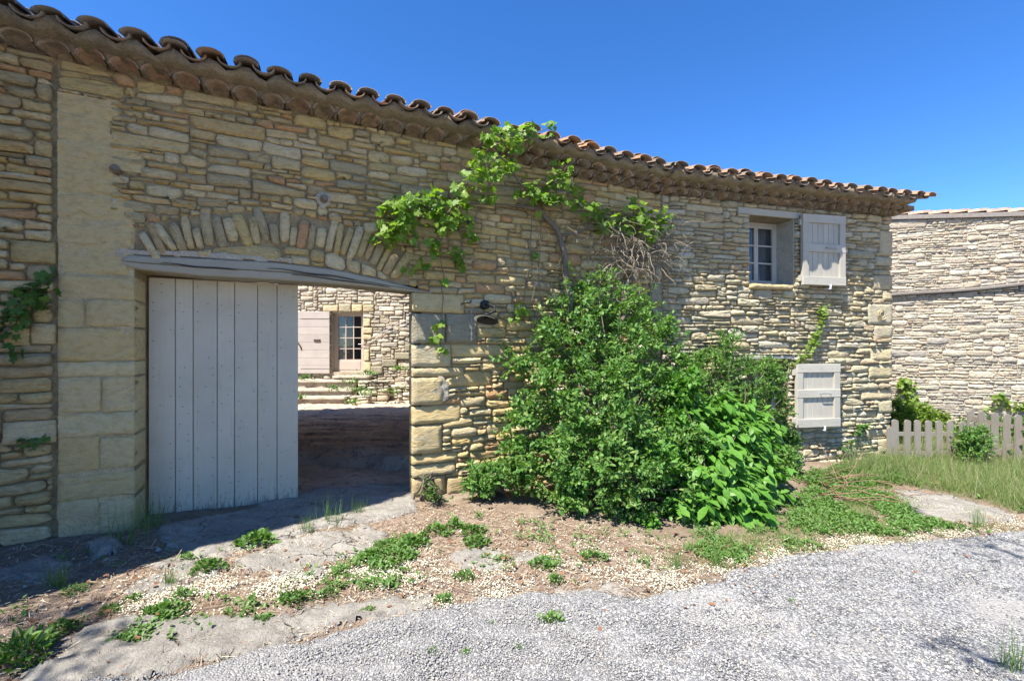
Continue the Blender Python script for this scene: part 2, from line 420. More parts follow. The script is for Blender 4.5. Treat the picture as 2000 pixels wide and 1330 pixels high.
def stone_outline(st, N, g, rng):
    a, b, bo, to = st
    w = b-a; h = float((to-bo).mean()); g = min(g*rng.uniform(.5, 1.5), h*.14, w*.1)
    xs = np.linspace(a, b, len(bo)); P = []
    lo = lambda s: float(np.interp(s, xs, bo))+g
    hi = lambda s: float(np.interp(s, xs, to))-g
    rc = [(min(w*.40, h*rng.choice([rng.uniform(.08, .3), rng.uniform(.3, .9)])), h*rng.uniform(.10, .42)) for _ in range(4)]
    al, ar = a+g, b-g
    def P_(s, z): P.append((s+rng.normal(0, .003), z+rng.normal(0, h*.032)))
    nm = 1 if w > h*1.5 else 0
    # bottom left, bottom right, top right, top left
    rs, rz = rc[0]; z0 = lo(al+rs); P_(al, lo(al)+rz); P_(al+rs*.32, lo(al+rs*.3)+rz*.3); P_(al+rs, z0)
    if nm: u = rng.uniform(.35, .65); s = a+w*u; P_(s, lo(s)-rng.uniform(-.004, .002))
    rs, rz = rc[1]; P_(ar-rs, lo(ar-rs)); P_(ar-rs*.32, lo(ar-rs*.3)+rz*.3); P_(ar, lo(ar)+rz)
    rs, rz = rc[2]; P_(ar, max(hi(ar)-rz, P[-1][1]+.004)); P_(ar-rs*.32, hi(ar-rs*.3)-rz*.3); P_(ar-rs, hi(ar-rs))
    if nm: u = rng.uniform(.35, .65); s = a+w*u; P_(s, hi(s)+rng.uniform(-.006, .002))
    rs, rz = rc[3]; P_(al+rs, hi(al+rs)); P_(al+rs*.32, hi(al+rs*.3)-rz*.3); P_(al, max(hi(al)-rz, P[0][1]+.004))
    return P
def stone_mesh(P, fr, f, rng, back=-.05, inset=.016):
    N = len(P); P = np.array(P); c = P.mean(0)
    h = P[:, 1].max()-P[:, 1].min(); w = P[:, 0].max()-P[:, 0].min()
    ins = min(inset*rng.uniform(.6, 1.5), h*.33)
    tu, tv = rng.normal(0, .028), rng.normal(0, .05)
    ku, kv = max(0, 1-2*ins/w), max(0, 1-2*ins/h)
    V = []
    for (s, z) in P: V.append(fr(s, z, back))
    for (s, z) in P: V.append(fr(s, z, f*.42+rng.normal(0, .0025)))
    for (s, z) in P:
        s2, z2 = c[0]+(s-c[0])*ku*rng.uniform(.93, 1.02), c[1]+(z-c[1])*kv*rng.uniform(.9, 1.04)
        V.append(fr(s2, z2, f*.93+tu*(s2-c[0])+tv*(z2-c[1])+rng.normal(0, .0048)))
    V.append(fr(c[0], c[1], f+rng.uniform(-.003, .004)))
    F = []
    for r_ in range(2):
        for k in range(N):
            j = (k+1) % N; F.append((r_*N+k, r_*N+j, (r_+1)*N+j, (r_+1)*N+k))
    for k in range(N): F.append((2*N+k, 2*N+(k+1) % N, 3*N))
    return V, F
def build_stones(polys, fr, mat, parent, area_px, limit=300, prou=(.012, .04), name='stone', rng=R, inset=.016):
    """polys: outlines; the `limit` that show largest become objects, the rest one part"""
    order = sorted(range(len(polys)), key=lambda i: -area_px(polys[i]))
    rest = MB()
    for k, i in enumerate(order):
        P = polys[i]; V, F = stone_mesh(P, fr, rng.uniform(*prou), rng, inset=inset)
        if k < limit: part(name, V, F, mat, parent, rng.random() > .4)
        else: rest.add(V, F)
    if rest.n: rest.build('small_stones', mat, parent, True, 'stuff')
def core(fr, s0, s1, z0, z1, holes, d0, d1):
    """wall body sliced round rectangular holes"""
    ss = sorted({s0, s1, *[h[0] for h in holes], *[h[1] for h in holes]}); zs = sorted({z0, z1, *[h[2] for h in holes], *[h[3] for h in holes]})
    ss = [x for x in ss if s0 <= x <= s1]; zs = [x for x in zs if z0 <= x <= z1]
    nS, nZ = len(ss)-1, len(zs)-1
    solid = [[not any(h[0] <= (ss[i]+ss[i+1])/2 <= h[1] and h[2] <= (zs[j]+zs[j+1])/2 <= h[3] for h in holes) for j in range(nZ)] for i in range(nS)]
    V = []; F = []
    def q(*p):
        n = len(V); V.extend(p); F.append((n, n+1, n+2, n+3))
    S = lambda i, j: 0 <= i < nS and 0 <= j < nZ and solid[i][j]
    for i in range(nS):
        for j in range(nZ):
            if not S(i, j): continue
            a, b, c, d = ss[i], ss[i+1], zs[j], zs[j+1]
            q(fr(a,c,d1), fr(b,c,d1), fr(b,d,d1), fr(a,d,d1)); q(fr(b,c,d0), fr(a,c,d0), fr(a,d,d0), fr(b,d,d0))
            if not S(i-1, j): q(fr(a,c,d0), fr(a,c,d1), fr(a,d,d1), fr(a,d,d0))
            if not S(i+1, j): q(fr(b,c,d1), fr(b,c,d0), fr(b,d,d0), fr(b,d,d1))
            if not S(i, j-1): q(fr(a,c,d0), fr(b,c,d0), fr(b,c,d1), fr(a,c,d1))
            if not S(i, j+1): q(fr(a,d,d1), fr(b,d,d1), fr(b,d,d0), fr(a,d,d0))
    return V, F
def const(v): return lambda s: v
def parea(P):
    P = np.array(P); x, y = P[:, 0], P[:, 1]
    return .5*abs(np.dot(x, np.roll(y, -1))-np.dot(y, np.roll(x, -1)))
def vis_area(fr, hide=()):
    def f(P):
        c = np.mean(P, 0); p = fr(c[0], c[1], 0)
        if p[1] <= .3: return 0
        px, py = 1000+FPX*p[0]/p[1], HY-FPX*(p[2]-EYE)/p[1]
        a = parea(P)*(FPX/p[1])**2
        if px < -10 or px > 2010 or py < -10 or py > 1340: return a*1e-4
        for (hx, hy, rx, ry) in hide:
            if ((px-hx)/rx)**2+((py-hy)/ry)**2 < 1: return a*.02
        return a
    return f
SHRUB_HIDE = [(1190, 800, 190, 230), (1380, 900, 160, 140), (1250, 920, 260, 120)]
rA = np.random.default_rng(3)

# ------------------------------------------------------------------ the gate building (left of the kink)
SJ = -3.985                                      # vertical joint with the left wall
EZ = [(-7, 3.99), (-4.3, 3.895), (-3.7, 3.86), (-3.2, 3.835), (-1.8, 3.81), (-.45, 3.80), (.2, 3.725), (.9, 3.69), (KS, 3.675), (9, 3.675)]
def ezA(s): return float(np.interp(s, [e[0] for e in EZ], [e[1] for e in EZ]))
GS0, GS1, GT = -3.485, -1.162, 2.235            # gate opening
barn = thing('stone_barn', A(-.8, 0, 0), 'ochre rubble stone barn with wide grey timber lintel over the courtyard gateway', 'building')
V, F = core(A, SJ+.012, KS+.02, -.5, 3.66, [(GS0, GS1+.10, -.6, GT)], -.42, 0)
wallA = part('wall', V, F, MAT['mortar'], barn, False)
# the strip of wall below the eaves, following its sag
mb = MB()
ss = np.arange(SJ+.012, KS+.021, .2).tolist()+[KS+.02]
for a_, b_ in zip(ss[:-1], ss[1:]):
    mb.hexa([A(a_,3.66,-.42), A(b_,3.66,-.42), A(b_,3.66,0), A(a_,3.66,0), A(a_,ezA(a_)+.06,-.42), A(b_,ezA(b_)+.06,-.42), A(b_,ezA(b_)+.06,0), A(a_,ezA(a_)+.06,0)])
mb.build('wall_head', MAT['mortar'], barn)

# arch of voussoirs (segment)
ARC = dict(s=-2.36, z=.36, R1=2.53, R0=2.17)
def ring_hi(R_): return lambda s: ARC['z']+math.sqrt(max(0, R_*R_-(s-ARC['s'])**2))
vouss = []
th = math.radians(-27.0); th1 = math.radians(28.5)
while th < th1:
    w = rA.uniform(.064, .105); dth = w/2.35
    r0 = ARC['R0']+rA.uniform(-.01, .06); r1 = ARC['R1']-rA.uniform(-.02, .11)
    if rA.random() < .25: r1 -= .06
    lean = rA.normal(0, .03)
    def pt(t, r, lean=lean): return (ARC['s']+math.sin(t)*r+lean*(r-2.3)*3, ARC['z']+math.cos(t)*r)
    N = 14; P = []
    tm = th+dth/2; hw = w/2-.0035; hl = (r1-r0)/2-.005; rm = (r0+r1)/2
    for k in range(N):
        t = 2*math.pi*(k+.3)/N; c, s_ = math.cos(t), math.sin(t); e = .42
        u = math.copysign(abs(c)**e, c)*(1+rA.normal(0, .05)); v = math.copysign(abs(s_)**e, s_)*(1+rA.normal(0, .03))
        P.append(pt(tm+u*hw/rm, rm+v*hl))
    vouss.append(P); th += dth
arch_ob = [((ARC['s']-1.13, ARC['s']+1.16), ring_hi(ARC['R0']+.012), ring_hi(ARC['R1']-.05))]
# the lintel beam's outline
BT = [(-3.56, 2.335), (-3.5, 2.35), (-2.95, 2.368), (-2.4, 2.372), (-1.95, 2.345), (-1.55, 2.285), (-1.2, 2.215), (-.96, 2.17)]
BB = [(-3.56, 2.262), (-3.45, 2.235), (-3.0, 2.212), (-2.4, 2.212), (-1.8, 2.20), (-1.3, 2.172), (-.96, 2.155)]
bt = lambda s: float(np.interp(s, [p[0] for p in BT], [p[1] for p in BT])); bb = lambda s: float(np.interp(s, [p[0] for p in BB], [p[1] for p in BB]))
beam_ob = [((-3.56, -.98), lambda s: bb(s)-.01, lambda s: bt(s)+.008)]
# opening, pilaster with blocks (left) and blocks (right)
open_ob = [((GS0, GS1), const(-1), lambda s: bb(s))]
def sz(px, py): return wA(px, py)
def blk(px0, px1, py0, py1):
    s0, _ = sz(px0, 600); s1, _ = sz(px1, 600); sm = (px0+px1)/2
    return (s0, s1, sz(sm, py1)[1], sz(sm, py0)[1])
LB = [blk(115,252,468,536), blk(118,262,538,584), blk(115,168,586,640), blk(169,262,586,638), blk(115,262,641,705), blk(115,262,706,734),
      blk(115,200,736,804), blk(201,262,736,804), blk(115,262,806,850), blk(116,196,852,920), blk(197,262,852,912), blk(113,264,925,972),
      blk(113,195,975,1010), blk(197,262,975,1040), blk(160,235,1012,1042)]
PIL = (SJ+.02, GS0)
mbj = MB(); mbj.fbox(A, SJ+.022, GS0-.004, -.1, 2.44, .001, .017); mbj.build('joint_mortar', MAT['render'], barn)
up_bl = [blk(118,250,338,402), blk(118,248,404,466)]
SP = -3.28
pil_ob = [((PIL[0], PIL[1]), const(-1), const(2.42)), ((PIL[0], -3.64), const(2.3), lambda s: 3.60), ((-3.62, -3.46), const(2.3), lambda s: 2.62+.2*nz(s*9, 3))]
def pil_edge(z): return -3.56+.10*math.sin(z*9)*.4+.07*nz(z*7, 1.3)+(.16 if 3.0 < z < 3.35 else 0)*.8
RB = [blk(808,905,574,611), blk(808,868,613,671), blk(870,930,613,669), blk(808,880,673,716), blk(881,985,673,697), blk(808,905,718,735), blk(808,864,737,790), blk(808,898,792,826),
      blk(808,862,830,884), blk(808,893,887,903), blk(808,888,906,928), blk(806,868,930,968), blk(872,915,930,962)]
def ob_of(b): return ((b[0]-.004, b[1]+.004), const(b[2]-.004), const(b[3]+.004))
obsA = arch_ob+beam_ob+open_ob+pil_ob+[ob_of(b) for b in RB]
patch = [(-.93, 1.15, .12, .15)]                 # cement patch centre and radii
stA = pack(SJ+.02, KS-.0, lambda s: float(gz(*A(s, 0)[:2]))-.12, lambda s: ezA(s)-.004, obsA, .060, rA, asp=(1.9, 5.0), hsd=.40, hmax=.115)
polyA = [stone_outline(st, 12 if st[1]-st[0] > .14 else 10, .0055, rA) for st in stA]
polyA = [P for P in polyA if not (abs(np.mean(P, 0)[0]-(-.86)) < .10 and abs(np.mean(P, 0)[1]-1.12) < .16)]
build_stones(polyA, A, MAT['stone_gate'], barn, vis_area(A, SHRUB_HIDE), 300, (.016, .052), rng=rA)
for P in vouss:
    Vv, Ff = stone_mesh(P, A, rA.uniform(.03, .05), rA, inset=.014); part('arch_stone', Vv, Ff, MAT['stone_gate'], barn)
def block(name, b, fr, mat, parent, d0, d1, rng, bev=.012, nseg=3, ju=.004):
    """a dressed block with a worn, slightly uneven face"""
    s0, s1, z0, z1 = b; n = max(4, int((s1-s0)/.05)+2); m = max(4, int((z1-z0)/.045)+2); V = []; F = []
    j = lambda: rng.normal(0, ju)
    tu, tv = rng.normal(0, .012), rng.normal(0, .015)
    idx = {}
    for i in range(n+1):
        for k in range(m+1):
            u = 0 if i == 0 else 1 if i == n else (.009+(s1-s0-.018)*(i-1)/(n-2))/(s1-s0); v = 0 if k == 0 else 1 if k == m else (.009+(z1-z0-.018)*(k-1)/(m-2))/(z1-z0)
            e = min(i, n-i, k, m-k)
            s = s0+.002+(s1-s0-.004)*u+j()*.4; z = z0+.002+(z1-z0-.004)*v+j()*.5
            d = d1+tu*(u-.5)+tv*(v-.5)+rng.normal(0, .0035) if e > 0 else d1-bev*rng.uniform(.6, 1.6)
            if (i in (0, n)) and (k in (0, m)): d -= bev*.8
            idx[i, k] = len(V); V.append(fr(s, z, d))
    for i in range(n):
        for k in range(m): F.append((idx[i,k], idx[i+1,k], idx[i+1,k+1], idx[i,k+1]))
    loop = [(i, 0) for i in range(n)]+[(n, k) for k in range(m)]+[(i, m) for i in range(n, 0, -1)]+[(0, k) for k in range(m, 0, -1)]
    bk = []
    for (i, k) in loop:
        s = s0+.002+(s1-s0-.004)*i/n; z = z0+.002+(z1-z0-.004)*k/m
        bk.append(len(V)); V.append(fr(s, z, d0))
    for q in range(len(loop)):
        r_ = (q+1) % len(loop); F.append((idx[loop[q]], bk[q], bk[r_], idx[loop[r_]]))
    return part(name, V, F, mat, parent, True)
for i, b in enumerate(LB):
    wide = b[1] > GS0-.03
    bb_ = (b[0], GS0+.006 if wide else b[1], b[2], b[3])
    block('dressed_block', bb_, A, MAT['ashlar_grey'] if b[3] < .16 else MAT['ashlar'], barn, -.26 if wide else -.02, .027+rA.uniform(-.006, .008), rA, .007, 3, .008)
for b in up_bl: pass
for i, b in enumerate(RB):
    edge = b[0] < GS1+.02
    bb_ = (GS1-.006 if edge else b[0], b[1], b[2], b[3])
    block('dressed_block', bb_, A, MAT['ashlar_grey'] if i in (1, 2) else MAT['ashlar_pale'] if i in (3, 5, 6, 8) else MAT['ashlar'], barn, -.13 if edge else -.03, .03+rA.uniform(-.008, .01), rA, .015)
# rough lime render above the left pilaster, with an uneven right edge
def sheet(name, fr, s0, s1, z0, z1, dfun, inside, step, mat, parent, kind=None):
    ns, nzz = int((s1-s0)/step), int((z1-z0)/step); V = []; F = []; idx = {}
    for i in range(ns+1):
        for k in range(nzz+1):
            s, z = s0+i*step, z0+k*step
            f = inside(s, z)
            if f > -.5: idx[i, k] = len(V); V.append(fr(s, z, dfun(s, z, f)))
    for i in range(ns):
        for k in range(nzz):
            q = [(i,k), (i+1,k), (i+1,k+1), (i,k+1)]
            if all(t in idx for t in q): F.append(tuple(idx[t] for t in q))
    return part(name, V, F, mat, parent, True, kind)
def ins_r(s, z):
    lim = -3.58+.09*nz(z*3.1, 7.7)*1.5+.04*nz(z*15, 2.2)
    if z < 2.75: lim = -3.49+.02*nz(z*12, 4.)
    if 3.02 < z < 3.34: lim += .17
    if z > 3.62+.05*nz(s*9, 1): return -1
    return (lim-s)/.04
sheet('render_patch', A, SJ+.02, -3.2, 2.42, 3.76, lambda s, z, f: -.012 + min(1, max(0, f+.5))*.04+.010*nz(s*7, z*9)+.007*nz(s*18, z*22)+.005*nz(s*45, z*45)-(.012 if min(abs(z-zz_-.012*nz(s*6, zz_)) for zz_ in (2.62, 2.82, 3.02, 3.25, 3.47)) < .011 and nz(s*5, z*3, 8) > -.25 else 0), ins_r, .02, MAT['ashlar'], barn)
sheet('cement_patch', A, -1.0, -.74, .95, 1.3, lambda s, z, f: -.01+min(1, max(0, f+.5))*.045+.006*nz(s*30, z*30),
      lambda s, z: 6*(1-((s+.86)/.105)**2-((z-1.12)/.15)**2)+3*nz(s*14, z*14), .014, MAT['cement'], barn)
sheet('cement_patch', A, -3.6, -2.3, 2.3, 2.46, lambda s, z, f: -.01+min(1, max(0, f+.5))*.04+.006*nz(s*30, z*30),
      lambda s, z: 10*(.028+.02*nz(s*4, 2)-abs(z-bt(s)-.03-.01*nz(s*6, 9)))/.03, .012, MAT['cement'], barn)
# base course under the left pilaster
for (a_, b_, c_, d_) in [(SJ+.03, -3.74, -.1, .01), (-3.73, -3.5, -.12, .0)]:
    block('dressed_block', (a_, b_, c_, d_+.06), A, MAT['ashlar_grey'], barn, -.05, .05, rA, .03)
# lintel beam: split, warped timber
N = 40; ms = np.linspace(-3.56, -.96, N); V = []; F = []
for i, s in enumerate(ms):
    z0_, z1_ = bb(s), bt(s); d_ = .035+.008*nz(s*2.2, 5)
    ring = [(-.36, z0_+.01), (d_-.012, z0_), (d_, z0_+.012), (d_+.004, z0_+(z1_-z0_)*.42), (d_-.012, z0_+(z1_-z0_)*.46+.006*nz(s*5, 2)), (d_+.006, z0_+(z1_-z0_)*.52), (d_, z1_-.014), (d_-.014, z1_), (-.36, z1_)]
    for (d, z) in ring: V.append(A(s, z+.003*nz(s*8, z*30), d+.003*nz(s*10, z*20, 3)))
k = 9
for i in range(N-1):
    for j in range(k): F.append((i*k+j, (i+1)*k+j, (i+1)*k+(j+1) % k, i*k+(j+1) % k))
F.append(tuple(range(k))); F.append(tuple(reversed([(N-1)*k+j for j in range(k)])))
part('lintel_beam', V, F, MAT['beam'], barn, False)
mb = MB()
for (a_, b_, f0) in [(-2.5, -1.75, .62), (-3.3, -2.75, .55), (-2.3, -1.4, .36)]:
    pp = np.linspace(a_, b_, 12); zz = [bb(s)+(bt(s)-bb(s))*(f0+.03*math.sin(i*.9)-i*.012) for i, s in enumerate(pp)]
    for i in range(11):
        w0 = .004*math.sin(math.pi*i/11)+.0012; w1 = .004*math.sin(math.pi*(i+1)/11)+.0012
        mb.hexa([A(pp[i],zz[i]-w0,.03), A(pp[i+1],zz[i+1]-w1,.03), A(pp[i+1],zz[i+1]-w1,.052), A(pp[i],zz[i]-w0,.052), A(pp[i],zz[i]+w0,.03), A(pp[i+1],zz[i+1]+w1,.03), A(pp[i+1],zz[i+1]+w1,.052), A(pp[i],zz[i]+w0,.052)])
mb.build('crack', MAT['dark'], barn, kind='stuff')
# gate leaf (the closed one) and the edge of the open one
gate_top, gate_bot = 2.214, -.055
leaf = thing('gate_leaf_root', A(-2.85, 0, -.3), '', '')  # replaced by a mesh part below
bpy.data.objects.remove(leaf)
mb = MB()
for z in (.25, 1.1, 1.95): mb.fbox(A, -3.42, -2.28, z-.06, z+.06, -.40, -.365)
mb.fbox(A, -3.468, -2.255, .0, 2.20, -.3645, -.3525)
gate = mb.build('gate_leaf', MAT['gate_paint'], barn)
xs = [296, 342, 377, 424, 458, 503, 541, 582.5]
DS = -.3
ps = [sA(x, DS) for x in xs]; ps[0] = -3.47
for i in range(7):
    a_, b_ = ps[i]+.0025, ps[i+1]-.0025
    P = []
    n = 8
    zb_ = [gate_bot-.012*(1-i/7)+rA.uniform(-.004, .004)+(.045 if (i == 1 and k in (0,)) or (i == 0 and k == 7) else 0)+(.02 if i == 6 and k == 7 else 0) for k in range(n)]
    V = []; F = []
    f = lambda s: .0
    for lev, (ins_, dd) in enumerate([(0, -.352), (0, DS-.004), (.004, DS)]):
        for k in range(n): V.append(A(a_+ins_+(b_-a_-2*ins_)*k/(n-1), zb_[k]+ins_, dd+rA.normal(0, .0006)))
        for k in range(n-1, -1, -1): V.append(A(a_+ins_+(b_-a_-2*ins_)*k/(n-1), gate_top-ins_, dd+.001*(i % 2)))
    m = 2*n
    for lev in range(2):
        for k in range(m): F.append((lev*m+k, lev*m+(k+1) % m, (lev+1)*m+(k+1) % m, (lev+1)*m+k))
    for k in range(n-1): F.append((2*m+k, 2*m+k+1, 2*m+m-2-k, 2*m+m-1-k))
    part('plank', V, F, MAT['gate_paint'], gate, False)
mb = MB()
for i in range(7):
    for z in list(np.arange(.12, 2.2, .085)):
        if abs((z % .85)-.25) < .1 or rA.random() < .55:
            s = rA.uniform(ps[i]+.03, ps[i+1]-.03) if rA.random() < .3 else (ps[i]+.035 if rA.random() < .5 else ps[i+1]-.035); z += rA.normal(0, .01)
            q = [A(s+.006*math.cos(t), z+.006*math.sin(t), DS+.0012) for t in np.linspace(0, 2*math.pi, 6, endpoint=False)]
            mb.add(q+[A(s, z, DS+.003)], [(t, (t+1) % 6, 6) for t in range(6)])
mb.build('nails', MAT['lead'], gate, True, 'stuff')
# open leaf, swung into the barn, seen edge on
V = []
def AO(s, z, d): return A(GS1-.015-s, z, -.34-d)
h0 = np.array(A(-1.115, 0, -.30)[:2]); dv_ = np.array([-.12, .993])*1.19; dn_ = np.array([.993, .12])*.038
q4 = [h0+dv_, h0+dv_+dn_, h0+dn_, h0]
mb = MB(); mb.hexa([(p[0], p[1], -.03) for p in q4]+[(p[0], p[1], 2.19) for p in q4])
mb.build('open_gate_leaf', MAT['gate_paint'], barn)
# protruding timber stubs
for (px, py, r_, L) in [(228, 334, .036, .07), (632, 392, .036, .1), (918, 436, .048, .1)]:
    s, z = wA(px, py); V, F = tube([A(s, z, -.03), A(s, z, .05), A(s+.01, z+.008, L)], [r_*1.05, r_, r_*.8], 9)
    part('timber_stub', V, F, MAT['old_wood'], barn, False)
s, z = wA(632, 392)
sheet('cement_patch', A, s-.11, s+.09, z-.1, z+.1, lambda s_, z_, f: -.01+min(1, max(0, f+.5))*.045+.006*nz(s_*30, z_*30),
      lambda s_, z_: 6*(1-((s_-s)/.075)**2-((z_-z)/.085)**2)+3*nz(s_*14, z_*14), .012, MAT['cement'], barn)
# barn body: side, posts and floor of the covered passage
mb = MB(); mb.fbox(A, SJ+.02, SJ+.42, -.3, 3.6, -7.1, -.425); mb.fbox(A, 1.2, 1.6, -.4, 3.7, -7.1, -.425); mb.build('side_wall', MAT['mortar'], barn)

# ------------------------------------------------------------------ the left wall beyond the joint
lw = thing('stone_wall', A(-4.8, 0, 0), 'dry stone wall at the far left edge, beyond the vertical joint, with a creeper on it', 'stone wall')
V, F = core(A, -7.5, SJ+.011, -.5, 3.86, [], -.42, -.012); part('wall_core', V, F, MAT['mortar'], lw, False)
bigs = [blk(24, 110, 472, 514), blk(6, 112, 822, 866), blk(10, 60, 640, 676), blk(62, 112, 632, 672)]
stL = pack(-7.3, SJ-.012, lambda s: float(gz(*A(s, 0)[:2]))-.12, lambda s: ezA(s)-.004, [ob_of(b) for b in bigs], .066, rA, asp=(1.9, 4.8), hsd=.4, hmax=.125)
polyL = [stone_outline(st, 12, .006, rA) for st in stL]
build_stones(polyL, A, MAT['stone_gate'], lw, vis_area(A), 300, (.022, .065), rng=rA)
for i, b in enumerate(bigs): block('large_stone', b, A, MAT['stone_gate'], lw, -.03, .035, rA, .02)

# ------------------------------------------------------------------ the house (right of the kink)
bC = 4.222
ezB = 3.675
house = thing('stone_house', B(2., -.1, 0), 'cream rubble stone house with grey shutters under a curved tile roof', 'building')
WU = (1.455, 2.285, 2.50, 3.50); WL = (1.42, 2.17, .45, 1.40)
V, F = core(B, -.01, bC-.02, -.6, ezB+.06, [WU, WL], -.42, 0)
part('wall', V, F, MAT['mortar_house'], house, False)
def bblk(px0, px1, py0, py1):
    s0 = sB(px0); s1 = sB(px1); m = (px0+px1)/2; return (s0, s1, wB(m, py1)[1], wB(m, py0)[1])
QB = [bblk(1716,1741,452,500), bblk(1706,1741,502,520), bblk(1702,1741,538,566), bblk(1722,1741,568,588), bblk(1692,1740,594,634), bblk(1706,1740,636,660), bblk(1698,1740,680,704), bblk(1694,1737,712,738), bblk(1678,1737,762,780),
      bblk(1712,1738,782,806), bblk(1690,1738,838,852), bblk(1712,1738,856,884), bblk(1270,1290,520,548), bblk(1262,1298,556,592), bblk(1262,1300,602,640)]
lin_u = ((1.25, 2.40), const(3.50), const(3.60)); lin_l = ((1.33, 2.24), const(1.40), const(1.455)); sill = (1.45, 2.19, 2.425, 2.497)
obsB = [((WU[0], WU[1]), const(WU[2]), const(WU[3])), ((WL[0], WL[1]), const(WL[2]), const(WL[3])), lin_u, lin_l, ob_of(sill)]+[ob_of(b) for b in QB if b[0] > .05]
rB = np.random.default_rng(8)
stB = pack(.0, bC-.01, lambda s: float(gz(*B(s, 0)[:2]))-.15, lambda s: ezB-.004, obsB, .057, rB, asp=(2.1, 5.4), hsd=.34, hmax=.12)
polyB = [stone_outline(st, 10, .006, rB) for st in stB]
build_stones(polyB, B, MAT['stone_house'], house, vis_area(B, SHRUB_HIDE+[(1440, 760, 70, 60)]), 300, (.022, .066), rng=rB)
for i, b in enumerate(QB):
    if b[0] > .05:
        e = b[1] > bC-.1
        block('corner_stone' if e else 'dressed_block', (b[0], bC+.012 if e else b[1], b[2], b[3]), B, MAT['ashlar_pale'] if e else MAT['ashlar_grey'], house, -.3 if e else -.03, .03+rB.uniform(-.005, .012), rB, .014)
    elif b[1] > -.3:
        s0, s1 = b[0]+KS, b[1]+KS
        block('dressed_block', (s0, min(s1, KS-.02), b[2], b[3]), A, MAT['ashlar_grey'], barn, -.03, .055, rB, .014)
# carved spiral on one corner stone
b = QB[4]; cs, cz = (b[0]+b[1])/2, (b[2]+b[3])/2
pts = [B(cs+(.03+.006*t)*math.cos(t+1)*1.0, cz+(.03+.006*t)*math.sin(t+1), .05) for t in np.linspace(0, 11, 50)]
mb = MB(); mb.tube(pts, .0085, 5); mb.build('spiral_relief', MAT['ashlar_pale'], house, True)
# gable side wall and back
mb = MB(); mb.fbox(B, bC-.42, bC-.021, -.6, ezB+.06, -5, -.421)
mb.hexa([B(bC-.42,ezB+.06,-5), B(bC-.021,ezB+.06,-5), B(bC-.021,ezB+.06,0), B(bC-.42,ezB+.06,0), B(bC-.42,ezB+1.3,-5), B(bC-.021,ezB+1.3,-5), B(bC-.021,ezB+.062,0), B(bC-.42,ezB+.062,0)])
mb.fbox(B, -.01, bC-.43, -.6, ezB+1.2, -5, -4.7); mb.build('side_wall', MAT['mortar_house'], house)
stG = pack(0, 5., const(-.5), lambda s: ezB-.02+.25*s, [], .09, rB)
def GF(s, z, d=0.): p = B(bC-.021+d, z, -s); return p
gm = MB()
for st in stG:
    Vv, Ff = stone_mesh(stone_outline(st, 8, .006, rB), GF, .03, rB); gm.add(Vv, [tuple(reversed(f)) for f in Ff])
gm.build('small_stones', MAT['stone_house'], house, True, 'stuff')
# upper window
mb = MB(); mb.fbox(B, 1.25, 2.40, 3.502, 3.6, -.38, .03, .008); mb.build('lintel_beam', MAT['house_beam'], house)
block('sill', sill, B, MAT['ashlar_pale'], house, -.2, .085, rB, .02, ju=.007)
mb = MB(); mb.fbox(B, WL[0]-.09, WL[1]+.07, 1.402, 1.452, -.3, .05, .008); mb.build('lintel_beam', MAT['house_beam'], house)
mb = MB()
mb.fbox(B, WU[1]-.001-.012, WU[1]-.001, WU[2], WU[3], -.30, .0); mb.fbox(B, WU[0]+.001, WU[0]+.013, WU[2], WU[3], -.30, .0)
mb.fbox(B, WU[0]+.014, WU[1]-.014, WU[2]-.0, WU[2]+.012, -.30, .0); mb.build('reveal', MAT['plasterg'], house)
def window(parent, w, d, cols, rows, fw=.055, bars=.022, name='window'):
    s0, s1, z0, z1 = w
    mb = MB(); a, b, c, e = s0+fw, s1-fw, z0+fw, z1-fw
    mb.fbox(B, s0, a, z0, z1, d-.05, d, .004); mb.fbox(B, b, s1, z0, z1, d-.05, d, .004); mb.fbox(B, a, b, z0, c, d-.05, d-.003, .004); mb.fbox(B, a, b, e, z1, d-.05, d-.003, .004)
    fr_ = mb.build(name, MAT['frame'], parent)
    # casements
    for (x0, x1) in [(a+(b-a)*i/cols, a+(b-a)*(i+1)/cols) for i in range(cols)]:
        mb = MB(); t = .035
        mb.fbox(B, x0+.002, x0+t, c+.002, e-.002, d-.035, d+.008, .003); mb.fbox(B, x1-t, x1-.002, c+.002, e-.002, d-.035, d+.008, .003)
        mb.fbox(B, x0+t, x1-t, c+.002, c+t, d-.035, d+.006, .003); mb.fbox(B, x0+t, x1-t, e-t, e-.002, d-.035, d+.006, .003)
        for r_ in range(1, rows):
            z = c+t+(e-c-2*t)*r_/rows; mb.fbox(B, x0+t, x1-t, z-bars/2, z+bars/2, d-.03, d+.004, .003)
        mb.build('casement', MAT['frame'], fr_)
        for r_ in range(rows):
            za, zb_ = c+t+(e-c-2*t)*r_/rows, c+t+(e-c-2*t)*(r_+1)/rows
            mb = MB(); mb.fbox(B, x0+t-.005, x1-t+.005, za, zb_, d-.018, d-.014); mb.build('pane', MAT['glass'], fr_)
window(house, (WU[0]+.014, WU[1]-.014, WU[2]+.012, WU[3]), -.30, 2, 3)
window(house, (WL[0], WL[1], WL[2], WL[3]), -.22, 2, 3)
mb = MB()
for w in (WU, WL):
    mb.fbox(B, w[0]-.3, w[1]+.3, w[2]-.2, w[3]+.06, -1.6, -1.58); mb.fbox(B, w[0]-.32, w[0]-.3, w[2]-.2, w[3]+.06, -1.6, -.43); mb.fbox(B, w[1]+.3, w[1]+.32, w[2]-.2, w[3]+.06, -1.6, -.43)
    mb.fbox(B, w[0]-.3, w[1]+.3, w[2]-.22, w[2]-.2, -1.6, -.43); mb.fbox(B, w[0]-.3, w[1]+.3, w[3]+.06, w[3]+.08, -1.6, -.43)
